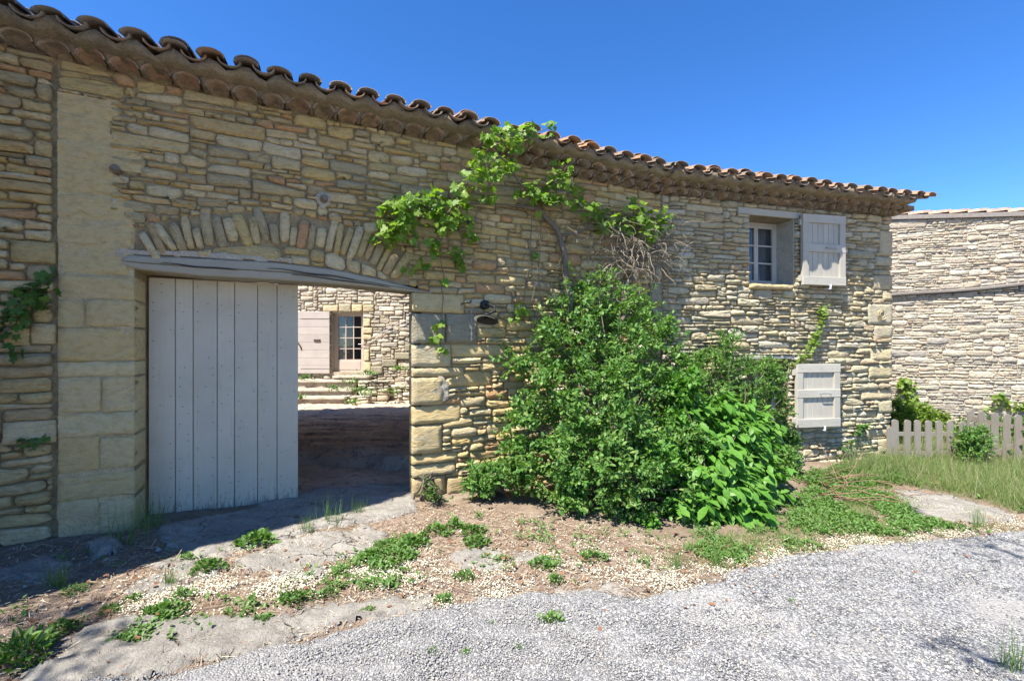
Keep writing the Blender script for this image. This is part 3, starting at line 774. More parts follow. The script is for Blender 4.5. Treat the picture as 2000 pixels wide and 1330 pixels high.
mb.build('room', MAT['dark'], house)
V = []; F = []
for i in range(30):
    s = WU[0]+.30+i*.02; d = -.43+.012*math.sin(i*1.3)
    V += [B(s, 2.5, d), B(s, 3.5, d)]
for i in range(29): F.append((2*i, 2*i+2, 2*i+3, 2*i+1))
part('curtain', V, F, MAT['curtain'], house)
# shutters: ledged boards with stiles and rails
def shutter(parent, s0, s1, z0, z1, d0, ajar, frontz):
    """opened flat against the wall; d grows towards the free edge by `ajar`"""
    def fr(s, z, d):
        u = (s-s0)/(s1-s0); return B(s, z, d0+ajar*u+d)
    mb = MB(); mb.fbox(fr, s0+.004, s1-.004, z0+.004, z1-.004, 0, .012); sh = mb.build('shutter', MAT['shutter'], parent)
    n = 6; t = .105; bw = (s1-s0-2*.1)/n
    for i in range(n):
        a = s0+.1+i*bw; mb = MB(); mb.fbox(fr, a+.002, a+bw-.002, z0+.05, z1-.05, .012, .024, .003); mb.build('board', MAT['shutter'], sh)
    h = z1-z0
    for (a, b, c, e, m, dd) in [(s0, s0+t, z0, z1, 'shutter', .05), (s1-t, s1, z0, z1, 'shutter', .05)]:
        mb = MB(); mb.fbox(fr, a, b, c, e, .013, dd, .004); mb.build('stile', MAT[m], sh)
    for (c, e, dd) in [(z0, z0+.125, .056), (z1-.125, z1, .054), (z0+h*.47, z0+h*.47+.12, .054)]:
        mb = MB(); mb.fbox(fr, s0-.001, s1+.001, c, e, .0131, dd, .004); mb.build('rail', MAT['shutter_rail'], sh)
    mb = MB()
    for c in (z0+.06, z1-.06):
        for u in (.1, .3, .55, .8, .92):
            s = s0+(s1-s0)*u; q = [fr(s+.007*math.cos(k), c+.007*math.sin(k), .0555) for k in np.linspace(0, 2*math.pi, 8, endpoint=False)]
            mb.add(q+[fr(s, c, .062)], [(k, (k+1) % 8, 8) for k in range(8)])
    mb.build('bolts', MAT['galv'], sh, True, 'stuff')
    hz = z0+h*.47+.06
    mb = MB(); a = s0+(s1-s0)*.52; mb.tube([fr(a, hz, .054), fr(a, hz, .085), fr(a+.17, hz-.004, .085), fr(a+.17, hz-.004, .054)], .007, 6); mb.build('handle', MAT['galv'], sh)
    for c in (z0+.1, z1-.12):
        mb = MB(); mb.fbox(fr, s0-.035, s0+.0, c-.045, c+.045, -.01, .03, .004); mb.build('hinge', MAT['shutter'], sh)
    s = s0+(s1-s0)*.62; mb = MB(); mb.tube([fr(s, z0-.05, -d0*.9), fr(s, z0-.05, .05), fr(s, z0-.02, .07)], .009, 6); mb.fbox(fr, s-.012, s+.012, z0-.055, z0+.01, .058, .07, .003); mb.build('shutter_catch', MAT['enamel'], sh)
    return sh
shutter(house, 2.335, 3.095, 2.505, 3.56, .06, .05, 0)
shutter(house, 2.225, 2.975, .385, 1.325, .06, .06, 0)

# ------------------------------------------------------------------ roofs: eave rows and canal tiles
def tile_shell(fr_pt, L, r0, r1, up=1, n=8, th=.012, span=math.pi):
    """half barrel from front (t=0) to back (t=1); fr_pt(x, z, t) -> world"""
    V = []; F = []
    for t, r in ((0, r0), (1, r1)):
        for rr in (r, r-th):
            for k in range(n+1):
                a = math.pi*k/n
                V.append(fr_pt(rr*math.cos(a), up*rr*math.sin(a), t))
    m = n+1
    for k in range(n):
        F.append((k, k+1, 2*m+k+1, 2*m+k)); F.append((m+k+1, m+k, 3*m+k, 3*m+k+1)); F.append((k+1, k, m+k, m+k+1)); F.append((2*m+k, 2*m+k+1, 3*m+k+1, 3*m+k))
    F.append((0, m, 3*m, 2*m)); F.append((n, 2*m+n, 3*m+n, m+n))
    if up < 0: F = [tuple(reversed(f)) for f in F]
    return V, F
rT = np.random.default_rng(21)
SLOPE = .30
def eaves(fr, ez, s0, s1, parent, rows, sp_g, sp_c, over, depth, rise_extra, ridge_z=None, orange=None, sgn=1):
    lz = {}
    # rows of arcs
    R1 = sp_g*.47
    for r_ in range(rows):
        dz = .062*r_; dout = (.17 if rows == 1 else .13)+.115*r_
        s = s0+sp_g*(.5 if r_ % 2 else 0.)
        while s < s1:
            z = ez(s)+dz+rT.normal(0, .003); dd = dout+rT.normal(0, .008); rr = R1*rT.uniform(.95, 1.03); tl = rT.normal(0, .01)
            f = lambda x, zz, t, s=s, z=z, dd=dd, tl=tl: fr(s+x+tl*t, z+zz*.80-.010*(1-t), dd-(dd+.06)*t)
            V = []; F = []; nn = 9
            for q_, (t_, k_) in enumerate([(0, 1), (0, .88), (.3, .87), (.62, .72), (.85, .45), (1., .12)]):
                for k in range(nn+1):
                    a_ = math.pi*k/nn; V.append(f(k_*rr*math.cos(a_), k_*rr*math.sin(a_)-(.02 if t_ == 1. else 0), t_))
            for q_ in range(5):
                for k in range(nn): F.append((q_*(nn+1)+k, q_*(nn+1)+k+1, (q_+1)*(nn+1)+k+1, (q_+1)*(nn+1)+k))
            b0 = len(V)
            for t_ in (0, 1):
                for k in range(nn+1): a_ = math.pi*k/nn; V.append(f(1.001*rr*math.cos(a_), 1.001*rr*math.sin(a_), t_))
            for k in range(nn): F.append((b0+k+1, b0+k, b0+nn+1+k, b0+nn+2+k))
            part('eave_tile', V, F, MAT['tile_gen'], parent)
            s += sp_g*rT.uniform(.985, 1.015)
        # mortar lying on this row of arcs
        step = sp_g/10; xs = np.arange(s0-.1, s1+.02, step); V = []; F = []
        off = s0+sp_g*(.5 if r_ % 2 else 0.)
        for x in xs:
            u = ((x-off) / sp_g) % 1.0; u = min(u, 1-u)*sp_g
            lo = ez(x)+dz+.80*math.sqrt(max(0, (R1*.97)**2-min(u, R1*.97)**2))-.015
            if u > R1*.9: lo = ez(x)+dz-.006
            hi = ez(x)+dz+(.095 if r_ == rows-1 else .078)+.008*nz(x*9, 3)
            dm = dout-.022+.008*nz(x*13, 1)
            V += [fr(x, lo+.004, -.03), fr(x, lo, dm), fr(x, max(hi, lo+.01), dm+.03), fr(x, max(hi, lo+.01)+.01, -.03)]
        for i in range(len(xs)-1):
            for k in range(3): F.append((4*i+k, 4*i+4+k, 4*i+5+k, 4*i+1+k))
        part('eave_mortar', V, F, MAT['eave_mortar'], parent)
    zr = lambda s: ez(s)+.062*(rows-1)+.072       # underside of the channel tiles at the eave
    # roof bed
    dv = over-.05
    xs = np.arange(s0-.1, s1+.03, .06); V = []; F = []
    for x in xs:
        u = ((x-s0)/sp_c) % 1.0
        wv = .026*math.cos(2*math.pi*u)
        z0 = zr(x)-.012+wv*.7+.018*nz(x*5, 11)+.008*nz(x*17, 3)
        V += [fr(x, ez(x)+.06*rows, -.03), fr(x, z0, dv-.06+.02*nz(x*7, 1)), fr(x, z0+.05+wv, dv+.012*nz(x*11, 5)), fr(x, zr(x)+.055+SLOPE*(dv+depth), -depth), fr(x, zr(x)-.06+SLOPE*(depth), -depth)]
    for i in range(len(xs)-1):
        for k in range(5):
            k2 = (k+1) % 5; F.append((5*i+k, 5*i+5+k, 5*i+5+k2, 5*i+k2))
    F.append((0, 1, 2, 3, 4)); m = 5*(len(xs)-1); F.append((m+4, m+3, m+2, m+1, m))
    rf = part('roof', V, F, MAT['eave_mortar'], parent)
    TL = .42
    def row(s, kind, j, ov, mat_, obj):
        z = zr(s)+rT.normal(0, .006); o = ov+rT.normal(0, .014); tl = rT.normal(0, .012)
        rr = sp_c*(.395 if kind == 'c' else .36)*rT.uniform(.96, 1.05)
        if kind == 'c': zc = .044; up = 1
        else: zc = .064; up = -1
        dn = o-j*.34; lift = .006*(j > 0)+(.016 if kind == 'c' else 0)
        f = lambda x, zz, t: fr(s+x+tl*t, z+zc+zz*(.60 if kind == 'c' else .66)+SLOPE*(over-dn+TL*t)*1.0+.014*(1-t)+lift, dn-TL*t)
        V, F = tile_shell(f, 1, rr, rr*.86, up)
        return V, F
    s = s0; i = 0; rest = MB()
    cov = []
    while s < s1:
        V, F = row(s+sp_c*.5, 'u', 0, over-.02, None, 1); part('channel_tile', V, F, MAT['tile'], rf)
        org = orange and rT.random() < orange((s-s0)/(s1-s0))
        V, F = row(s, 'c', 0, over+.0, None, 1); part('roof_tile', V, F, MAT['tile_orange'] if org else MAT['tile'], rf)
        if rT.random() < .5:      # doubled cover tile
            V, F = row(s, 'c', 0, over-.05, None, 1); V = [(v[0], v[1], v[2]+.022) for v in V]; part('roof_tile', V, F, MAT['tile'], rf)
        for j in range(1, int(depth/.34)+1):
            V, F = row(s, 'c', j, over, None, 0); rest.add(V, F)
            if j < 3: V, F = row(s+sp_c*.5, 'u', j, over-.02, None, 0); rest.add(V, F)
        s += sp_c*rT.uniform(.985, 1.015)
    rest.build('upper_roof_tiles', MAT['tile'], rf, True, 'stuff')
    return rf
def frA(s, z, d=0.): return A(s, z, d)
eaves(A, ezA, -6.9, .0, barn, 1, .212, .25, .37, 7.3, 0)
eaves(A, ezA, .07, KS-.02, barn, 2, .215, .255, .42, 7.3, 0, orange=lambda u: .25)
rfB = eaves(B, lambda s: ezB, .02, bC+.02, house, 2, .215, .262, .46, 4.9, 0, orange=lambda u: .12 if u < .8 else .5)
# verge tiles along the right gable
for j in range(0, 14):
    s = bC+.30-.0; dn = .52-j*.34
    f = lambda x, zz, t: B(bC+.13+x, ezB+.062+.072+.05+zz*.7+SLOPE*(.46-dn+.42*t)-.02+.012*(1-t)+.03, dn-.42*t)
    V, F = tile_shell(f, 1, .09, .08); part('verge_tile', V, F, MAT['tile_orange'], rfB)
mb = MB(); mb.fbox(B, bC-.02, bC+.2, ezB+.06, ezB+.13, -.4, .22); mb.build('eave_mortar', MAT['eave_mortar'], house)
# satellite dish behind the ridge
dish = thing('satellite_dish', B(3.9, 4.2, -1.6), 'white satellite dish peeking over the roof tiles near the right end', 'satellite dish')
def dishpt(px, py, Y):
    return Vector(((px-1000)/FPX*Y, Y, EYE+(HY-py)/FPX*Y))
cd = dishpt(1706, 392, 8.6); ax = Vector((-.45, -.8, .25)).normalized(); e1 = ax.cross(Vector((0, 0, 1))).normalized(); e2 = e1.cross(ax)
V = []; F = []; nr, na = 5, 24
for i in range(nr+1):
    r_ = .2*i/nr
    for k in range(na):
        a = 2*math.pi*k/na; V.append(cd+e1*r_*math.cos(a)+e2*r_*math.sin(a)*1.1+ax*(r_*r_*1.2))
for i in range(nr):
    for k in range(na): F.append((i*na+k, i*na+(k+1) % na, (i+1)*na+(k+1) % na, (i+1)*na+k))
o = part('reflector', V, F, MAT['dish'], dish); md = o.modifiers.new('s', 'SOLIDIFY'); md.thickness = .006
V, F = tube([cd, cd-ax*.12, Vector((cd.x, cd.y+.12, cd.z-.35))], .016, 6); part('mast', V, F, MAT['galv'], dish)

# ------------------------------------------------------------------ wall lamp with its chain and hook
s0, z0 = wA(944, 596)
lamp = thing('wall_lamp', A(s0, z0, .04), 'black wall lamp with tilted white lined shade beside the gateway', 'wall lamp')
V, F = tube([A(s0, z0, .0), A(s0, z0, .075), A(s0, z0, .08)], [.05, .05, .035], 16); part('back_plate', V, F, MAT['iron'], lamp)
ss_, zs_ = wA(950, 622, .2)
V, F = tube([A(s0, z0, .075), A(s0+.02, z0-.005, .14), A(s0+.05, z0-.03, .2), A(s0+.055, z0-.08, .22), A(ss_+.02, zs_+.05, .21)], .011, 8); part('arm', V, F, MAT['iron'], lamp)
c = Vector(A(ss_-.0, zs_+.0, .2)); ax = Vector((-.02, .25, 1)).normalized(); e1 = Vector((UA[0], UA[1], -.28)).normalized(); e1 = (e1-ax*e1.dot(ax)).normalized(); e1 = Vector((UA[0], UA[1], -.30)).normalized()
ax = Vector((UA[0]*.30+NA[0]*-.25, UA[1]*.30+NA[1]*-.25, .95)).normalized(); e1 = (Vector((UA[0], UA[1], 0))-ax*ax.dot(Vector((UA[0], UA[1], 0)))).normalized(); e2 = ax.cross(e1)
prof = [(.03, .055), (.035, .03), (.07, .02), (.125, -.006), (.135, -.014)]; V = []; F = []; na = 28
for (r_, h) in prof:
    for k in range(na):
        a = 2*math.pi*k/na; V.append(c+e1*r_*math.cos(a)+e2*r_*math.sin(a)+ax*h)
for i in range(len(prof)-1):
    for k in range(na): F.append((i*na+k, i*na+(k+1) % na, (i+1)*na+(k+1) % na, (i+1)*na+k))
V.append(c+ax*.06); F += [(k, (k+1) % na, len(V)-1) for k in range(na)]
sh = part('lamp_shade', V, F, MAT['iron'], lamp)
V2 = []; F2 = []
for (r_, h) in [(.02, .02), (.07, .015), (.124, -.010), (.134, -.0165)]:
    for k in range(na):
        a = 2*math.pi*k/na; V2.append(c+e1*r_*math.cos(a)+e2*r_*math.sin(a)+ax*h)
for i in range(3):
    for k in range(na): F2.append((i*na+k, (i+1)*na+k, (i+1)*na+(k+1) % na, i*na+(k+1) % na))
part('shade_lining', V2, F2, MAT['iron'], sh)
V3 = []; F3 = []; nc = 13
for i in range(nc):
    a = math.radians(118+i*178/(nc-1)); wd = math.sin(math.pi*i/(nc-1))*.052+.003
    for r_, h in ((.1345, -.022), (.1345-wd, -.022+wd*.30-.004)): V3.append(c+e1*r_*math.cos(a)+e2*r_*math.sin(a)+ax*h)
for i in range(nc-1): F3.append((2*i, 2*i+1, 2*i+3, 2*i+2))
part('sunlit_crescent', V3, F3, MAT['enamel'], sh)  # white crescent paints the sunlit edge onto the black lining
V, F = tube([c+ax*.02, c-ax*.03], [.02, .026], 10); part('bulb', V, F, MAT['iron'], lamp)
sc0, zc0 = wA(921, 588, .05)
chain = thing('hanging_chain', A(sc0, zc0, .05), 'thin pale chain hanging from an iron hook left of the wall lamp', 'chain')
mb = MB()
for i in range(14):
    z = zc0-i*.032; a = .007
    for q in range(6):
        t0, t1 = 2*math.pi*q/6, 2*math.pi*(q+1)/6
        if i % 2: p0 = A(sc0+a*math.cos(t0), z+.018*math.sin(t0), .05); p1 = A(sc0+a*math.cos(t1), z+.018*math.sin(t1), .05)
        else: p0 = A(sc0, z+.018*math.sin(t0), .05+a*math.cos(t0)); p1 = A(sc0, z+.018*math.sin(t1), .05+a*math.cos(t1))
        mb.tube([p0, p1], .0025, 4)
mb.build('chain_links', MAT['galv'], chain, kind='stuff')
mb = MB(); mb.tube([A(sc0-.12, zc0-.07, .0), A(sc0-.11, zc0-.035, .04), A(sc0-.06, zc0-.02, .05), A(sc0-.02, zc0-.025, .04), A(sc0, zc0+.01, .045)], .007, 6); mb.build('hook', MAT['rust'], chain)
# twisted iron stub in the cement patch
s, z = wA(892, 765); mb = MB(); mb.tube([A(s, z, .0), A(s+.0, z+.01, .09)], .009, 6); mb.tube([A(s+.01, z+.03, .0), A(s+.03, z+.03, .07)], .008, 6); mb.build('iron_stub', MAT['rust'], barn)
# ------------------------------------------------------------------ the courtyard seen through the gateway
YC = 15.6
def C(s, z, d=0.): return (s, YC-d, z)
def cx(px, Y=YC): return (px-1000)/FPX*Y
def czz(py, Y=YC): return EYE+(HY-py)/FPX*Y
rC = np.random.default_rng(31)
court = thing('courtyard_house', (-5.5, YC, -.2), 'pale stone house across the courtyard with a glazed door and an open rosy beige shutter', 'building')
DO = (cx(648), cx(709), .70, czz(611))
V, F = core(C, -12, -.5, -.6, 6.5, [DO], -.4, 0); part('wall', V, F, MAT['mortar_pale'], court, False)
mb = MB(); mb.box(-12, -11.6, YC+.41, YC+6, -.6, 6.5); mb.box(-.9, -.5, YC+.41, YC+6, -.6, 6.5); mb.box(-12, -.5, YC+6.01, YC+6.4, -.6, 6.5); mb.build('back_wall', MAT['mortar_pale'], court)
CB = [(cx(a), cx(b), czz(d), czz(c)) for (a, b, c, d) in [(632,661,596,609),(663,686,594,609),(688,708,595,609),(710,731,596,609),(710,724,622,638),(710,728,640,652),(710,726,654,664),(712,722,682,705),(710,725,707,725),
      (772,801,688,702),(747,776,702,716),(726,748,715,730),(792,806,672,686)]]
def cob(b): return ((b[0]-.01, b[1]+.01), const(b[2]-.01), const(b[3]+.01))
stC = pack(-8.4, -2.4, const(-.35), const(4.3), [((DO[0], DO[1]), const(.45), const(DO[3]))]+[cob(b) for b in CB], .105, rC, asp=(1.9, 4.0), ds=.02, hmax=.2)
polyC = [stone_outline(st, 9, .009, rC) for st in stC]
def areaC(P):
    c = np.mean(P, 0); px, py = 1000+FPX*c[0]/YC, HY-FPX*(c[1]-EYE)/YC
    return parea(P)*(1 if 585 < px < 803 and 560 < py < 790 else .001)
build_stones(polyC, C, MAT['stone_pale'], court, areaC, 300, (.02, .07), rng=rC, inset=.02)
for i, b in enumerate(CB): block('dressed_block', b, C, MAT['ashlar_pale'] if i < 9 else MAT['ashlar_grey'], court, -.03, .055 if i < 9 else .09, rC, .02)
mb = MB(); mb.box(-12.4, -.2, YC-.35, YC+6.6, 6.5, 6.62); mb.build('roof', MAT['tile'], court)
# glazed door
fr_ = None
mb = MB(); d0, d1, zb_, zt_ = DO
mb.fbox(C, d0, d0+.10, zb_, zt_, -.22, -.14, .004); mb.fbox(C, d1-.06, d1, zb_, zt_, -.22, -.14, .004); mb.fbox(C, d0+.10, d1-.06, zt_-.09, zt_, -.22, -.142, .004)
door = mb.build('door', MAT['door_pink'], court)
mb = MB(); mb.fbox(C, d0+.10, d1-.06, zb_, zb_+.42, -.21, -.165, .004); mb.fbox(C, d0+.18, d1-.14, zb_+.07, zb_+.36, -.165, -.155, .006)
mb.fbox(C, d0+.10, d0+.155, zb_+.42, zt_-.09, -.21, -.165); mb.fbox(C, d1-.115, d1-.06, zb_+.42, zt_-.09, -.21, -.165); 
gx0, gx1, gz0, gz1 = d0+.155, d1-.115, zb_+.42, zt_-.11
mb.fbox(C, gx0, gx1, gz1, zt_-.09, -.21, -.165)
for k in (1, 2): x = gx0+(gx1-gx0)*k/3; mb.fbox(C, x-.016, x+.016, gz0, gz1, -.20, -.168)
for k in (1, 2, 3):
    z = gz0+(gz1-gz0)*k/4
    for q in range(3): mb.fbox(C, gx0+(gx1-gx0)*q/3+.016, gx0+(gx1-gx0)*(q+1)/3-.016, z-.014, z+.014, -.20, -.17)
mb.build('door_frame', MAT['door_pink'], door)
for q in range(3):
    for k in range(4):
        mb = MB(); mb.fbox(C, gx0+(gx1-gx0)*q/3+.01, gx0+(gx1-gx0)*(q+1)/3-.01, gz0+(gz1-gz0)*k/4+.01, gz0+(gz1-gz0)*(k+1)/4-.01, -.190, -.186); mb.build('pane', MAT['glass'], door)
mb = MB(); mb.tube([(d1-.1, YC+.165, zb_+.95), (d1-.1, YC+.11, zb_+.95), (d1-.2, YC+.11, zb_+.95)], .01, 6); mb.build('handle', MAT['galv'], door)
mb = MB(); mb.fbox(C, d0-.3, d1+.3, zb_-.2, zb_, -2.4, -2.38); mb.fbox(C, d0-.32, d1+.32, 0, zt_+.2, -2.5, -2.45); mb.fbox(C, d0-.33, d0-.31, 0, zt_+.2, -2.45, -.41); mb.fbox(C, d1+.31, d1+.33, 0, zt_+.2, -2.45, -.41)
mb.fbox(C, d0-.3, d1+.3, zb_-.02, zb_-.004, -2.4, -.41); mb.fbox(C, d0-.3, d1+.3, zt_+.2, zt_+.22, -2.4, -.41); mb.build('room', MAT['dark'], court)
mb = MB(); mb.fbox(C, gx0, gx0+.24, gz0, gz1, -.27, -.262); mb.build('curtain', MAT['curtain'], court)
mb = MB(); mb.fbox(C, d0+.0, d0+.012, zb_, zt_, -.135, -.001); mb.fbox(C, d0+.012, d1, zt_-.012, zt_, -.135, -.001); mb.build('reveal', MAT['plasterg'], court)
# open shutter flat on the wall to its left
S0, S1, Z0, Z1 = cx(560), cx(646), czz(729), czz(609)
mb = MB(); mb.fbox(C, S0, S1, Z0, Z1, .075, .095); shp = mb.build('shutter', MAT['shutter_pink'], court)
n = 8
for i in range(n):
    mb = MB(); a = Z0+(Z1-Z0)*i/n; mb.fbox(C, S0, S1+.002, a+.004, a+(Z1-Z0)/n-.004, .0951, .115, .006); mb.build('board', MAT['shutter_pink'], shp)
for z in (Z0+.19, Z1-.22):
    mb = MB(); mb.fbox(C, cx(590), S1, z-.02, z+.02, .116, .126); mb.build('strap_hinge', MAT['shutter_pink'], shp)
mb = MB(); a = cx(616); mb.fbox(C, a, a+.22, Z0+1.1, Z0+1.16, .116, .15, .01); mb.build('latch', MAT['rust'], shp)
mb = MB(); mb.tube([C(cx(584), Z0+1.05, .116), C(cx(586), Z0+1.05, .17), C(cx(590), Z0+.95, .15), C(cx(592), Z0+.8, .12)], .018, 6); mb.build('pull_ring', MAT['rust'], shp)
mb = MB(); mb.tube([C(cx(720), czz(664), .10), C(cx(745), czz(651), .10), C(cx(803), czz(622), .10)], .013, 6); mb.build('handrail', MAT['galv'], court)
# bedrock floor of the courtyard
def limestone(name, c0, c1, dark, crack=True, speck=(.3, .29, .27), sk=.4, bk=1.):
    m, nt, b = M0(name, .92, .2)
    n1 = noi(nt, pos(nt), 2.6, 6, .65, .4); n2 = noi(nt, pos(nt), 70, 5, .8); n3 = noi(nt, pos(nt), 11, 6, .7, .6)
    c = mixc(nt, c0, c1, rng_(nt, n1, .4, .62)); c = mixc(nt, c, dark, rng_(nt, n3, .52, .66, 0, .75))
    c = mixc(nt, c, speck, rng_(nt, n2, .52, .64, 0, sk))
    h = mth(nt, 'ADD', noi(nt, pos(nt), 9, 8, .7, .5), mth(nt, 'MULTIPLY', n2, .25))
    if crack:
        v = nd(nt, 'ShaderNodeTexVoronoi', feature='DISTANCE_TO_EDGE'); v.inputs['Scale'].default_value = 1.9
        w = nd(nt, 'ShaderNodeVectorMath', operation='ADD'); nt.links.new(pos(nt), w.inputs[0])
        cc = nd(nt, 'ShaderNodeTexNoise'); cc.inputs['Scale'].default_value = 5; cc.inputs['Detail'].default_value = 5; nt.links.new(pos(nt), cc.inputs['Vector'])
        sc_ = nd(nt, 'ShaderNodeVectorMath', operation='SCALE'); sc_.inputs['Scale'].default_value = .35; nt.links.new(cc.outputs['Color'], sc_.inputs[0]); nt.links.new(sc_.outputs[0], w.inputs[1])
        nt.links.new(w.outputs[0], v.inputs['Vector'])
        cr = rng_(nt, v.outputs['Distance'], 0, .012, 0, 1)
        gate_ = rng_(nt, noi(nt, pos(nt), 1.7, 2, .5), .5, .56)
        cr = mth(nt, 'MAXIMUM', cr, mth(nt, 'SUBTRACT', 1.0, gate_))
        c = mixc(nt, (.13, .11, .085), c, cr); h = mth(nt, 'ADD', h, mth(nt, 'MULTIPLY', cr, .5))
    nt.links.new(c, b.inputs['Base Color']); bump(nt, b, h, 1.0*bk, .03); return m
MAT['slab'] = limestone('weathered_limestone_slab', (0.370,0.340,0.288), (0.284,0.258,0.219), (0.189,0.172,0.146), True, (0.138,0.129,0.112), .65, 1.4)
MAT['bedrock'] = limestone('courtyard_bedrock', (.54,.43,.32), (.40,.315,.235), (.17,.13,.10), True)
MAT['step'] = limestone('worn_courtyard_step', (0.430,0.378,0.292), (0.361,0.310,0.232), (0.224,0.189,0.138), False)
def cyf(x, y):
    t = np.clip((y-4.6)/8.6, 0, 1.2)
    side = np.clip((y-(5.29+.468*x))/1.1, 0, 1)
    z = (-.03*x-.03)*(1-t)*1.0 + -.20*t
    z = np.where(y > 7.4+.12*np.sin(x*1.7+2), z-.045, z)
    z = z+np.where(y > 6.0+.12*np.sin(x*2.1), .13*np.exp(-(y-6.0)/4.), 0)
    return z*side+(1-side)*(-.03*x-.028)
gx, gy = np.arange(-11, 1.6, .07), np.arange(2.2, 15.75, .07)
X, Y = np.meshgrid(gx, gy, indexing='ij')
rl = np.array([[nz(a*.7, b*2.6, 6)*1.+.5*nz(a*2, b*6, 8) for b in gy] for a in gx]); Z = cyf(X, Y)+(.05*(1-np.abs(rl)*2.2)+.03*np.sign(rl)*(np.abs(rl) > .16))*np.clip((Y-5.6)/.8, 0, 1)+.008*np.array([[nz(a*5, b*9, 4) for b in gy] for a in gx])
keep = (Y > 5.29+.468*X+.03)
def gridmesh(X, Y, Z, keep):
    nx, ny = X.shape; V = np.stack([X, Y, Z], -1).reshape(-1, 3); idx = np.arange(nx*ny).reshape(nx, ny)
    k = keep[:-1, :-1] & keep[1:, :-1] & keep[1:, 1:] & keep[:-1, 1:]
    F = np.stack([idx[:-1, :-1], idx[1:, :-1], idx[1:, 1:], idx[:-1, 1:]], -1)[k]
    u, inv = np.unique(F, return_inverse=True)
    return V[u], inv.reshape(F.shape)
V, F = gridmesh(X, Y, Z, keep)
tag(part('courtyard_floor', V, F, MAT['bedrock']), kind='structure')
steps = thing('courtyard_steps', (-6.5, 14.7, -.2), 'worn stone steps with tufts of grass leading up to the glazed courtyard door', 'steps')
def slabbox(name, x0, x1, y0, y1, z0, z1, mat, parent, rng, st=.12, j=.012):
    nx = max(2, int((x1-x0)/st)); ny = max(2, int((y1-y0)/st)); V = []; F = []; T = {}
    for i in range(nx+1):
        for k in range(ny+1):
            T[i, k] = len(V); e = i in (0, nx) or k in (0, ny)
            V.append((x0+(x1-x0)*i/nx+rng.normal(0, j), y0+(y1-y0)*k/ny+rng.normal(0, j)*(1.6 if k == 0 else 1), z1+rng.normal(0, j*.4)-(.02 if e else 0)))
    for i in range(nx):
        for k in range(ny): F.append((T[i,k], T[i+1,k], T[i+1,k+1], T[i,k+1]))
    loop = [(i, 0) for i in range(nx)]+[(nx, k) for k in range(ny)]+[(i, ny) for i in range(nx, 0, -1)]+[(0, k) for k in range(ny, 0, -1)]
    m = len(loop); b0 = len(V)
    for (i, k) in loop: v = V[T[i, k]]; V.append((v[0], v[1]+(.02 if k == 0 else 0), z0))
    for q in range(m): F.append((T[loop[q]], b0+q, b0+(q+1) % m, T[loop[(q+1) % m]]))
    return part(name, V, F, mat, parent, True)
for (px0, px1, y0, y1, zt_) in [(560, 697, 15.1, 15.6, .46), (540, 690, 14.72, 15.16, .20), (540, 676, 14.25, 14.78, .0), (650, 722, 15.18, 15.58, .60)]:
    slabbox('step', cx(px0, y0), cx(px1, y0), y0-.06, y1, zt_-.085, zt_, MAT['step'], steps, rC)
    mb = MB(); mb.box(cx(px0, y0)+.02, cx(px1, y0)-.06, y0+.04, y1+.05, zt_-.30, zt_-.087); mb.build('riser', MAT['bedrock'], steps)
mb = MB()
def SF(y0):
    return lambda s, z, d=0.: (s, y0-d, z)
for (px0, px1, y0, zlo, zhi) in [(672, 722, 14.35, -.3, .02), (700, 760, 15.05, -.3, .45), (700, 806, 15.25, -.3, .28)]:
    fr_ = SF(y0); st_ = pack(cx(px0, y0), cx(px1, y0), const(zlo), const(zhi), [], .085, rC, ds=.02)
    for s_ in st_: Vv, Ff = stone_mesh(stone_outline(s_, 8, .008, rC), fr_, rC.uniform(.03, .1), rC, back=-.3); mb.add(Vv, Ff)
mb.build('rubble_stones', MAT['stone_pale'], steps, True, 'stuff')

# ------------------------------------------------------------------ pale building behind on the right
PC = np.array([8.14, 11.0]); UC = np.array([.951, -.306]); NC = np.array([-.306, -.951])
def D(s, z, d=0.):
    p = PC+UC*s+NC*d; return (p[0], p[1], z)
back = thing('rear_stone_building', D(2, -.4, 0), 'tall pale rubble building behind the picket fence with a slanting ledge', 'building')
def wD(px, py): s = ray_s(px, PC, UC, NC); return s, EYE+(HY-py)/FPX*D(s, 0)[1]
led = lambda s: 2.74+.072*s+.02*math.sin(s*2)
rtop = lambda s: 4.72-.052*s
V, F = core(D, -2.2, 8, -.9, 2.75, [], -.5, 0); part('wall', V, F, MAT['mortar_pale'], back, False)
mb = MB(); sx = np.linspace(-2.2, 8, 12)
for a, b in zip(sx[:-1], sx[1:]):
    mb.hexa([D(a,2.6,-.5), D(b,2.6,-.5), D(b,2.6,-.07), D(a,2.6,-.07), D(a,rtop(a),-.5), D(b,rtop(b),-.5), D(b,rtop(b),-.07), D(a,rtop(a),-.07)])
mb.build('upper_wall', MAT['mortar_pale'], back)
mb = MB(); mb.fbox(D, 7.6, 8, -.9, 4.2, -5, -.501); mb.fbox(D, -2.2, -1.8, -.9, 4.7, -5, -.501); mb.build('side_wall', MAT['mortar_pale'], back)
mb = MB(); sx = np.linspace(-2.2, 8, 40)
for a, b in zip(sx[:-1], sx[1:]):
    mb.hexa([D(a,led(a)-.06,-.06), D(b,led(b)-.06,-.06), D(b,led(b)-.05,.10), D(a,led(a)-.05,.10), D(a,led(a)+.02,-.06), D(b,led(b)+.02,-.06), D(b,led(b)-.012,.105), D(a,led(a)-.012,.105)])
mb.build('ledge', MAT['lead'], back)
rD = np.random.default_rng(41)
def DU(s, z, d=0.): return D(s, z, d-.07)
stD = pack(-1.6, 7, const(-.6), lambda s: led(s)-.06, [], .062, rD, asp=(2.0, 5.4), ds=.015, hsd=.45, hmax=.16)
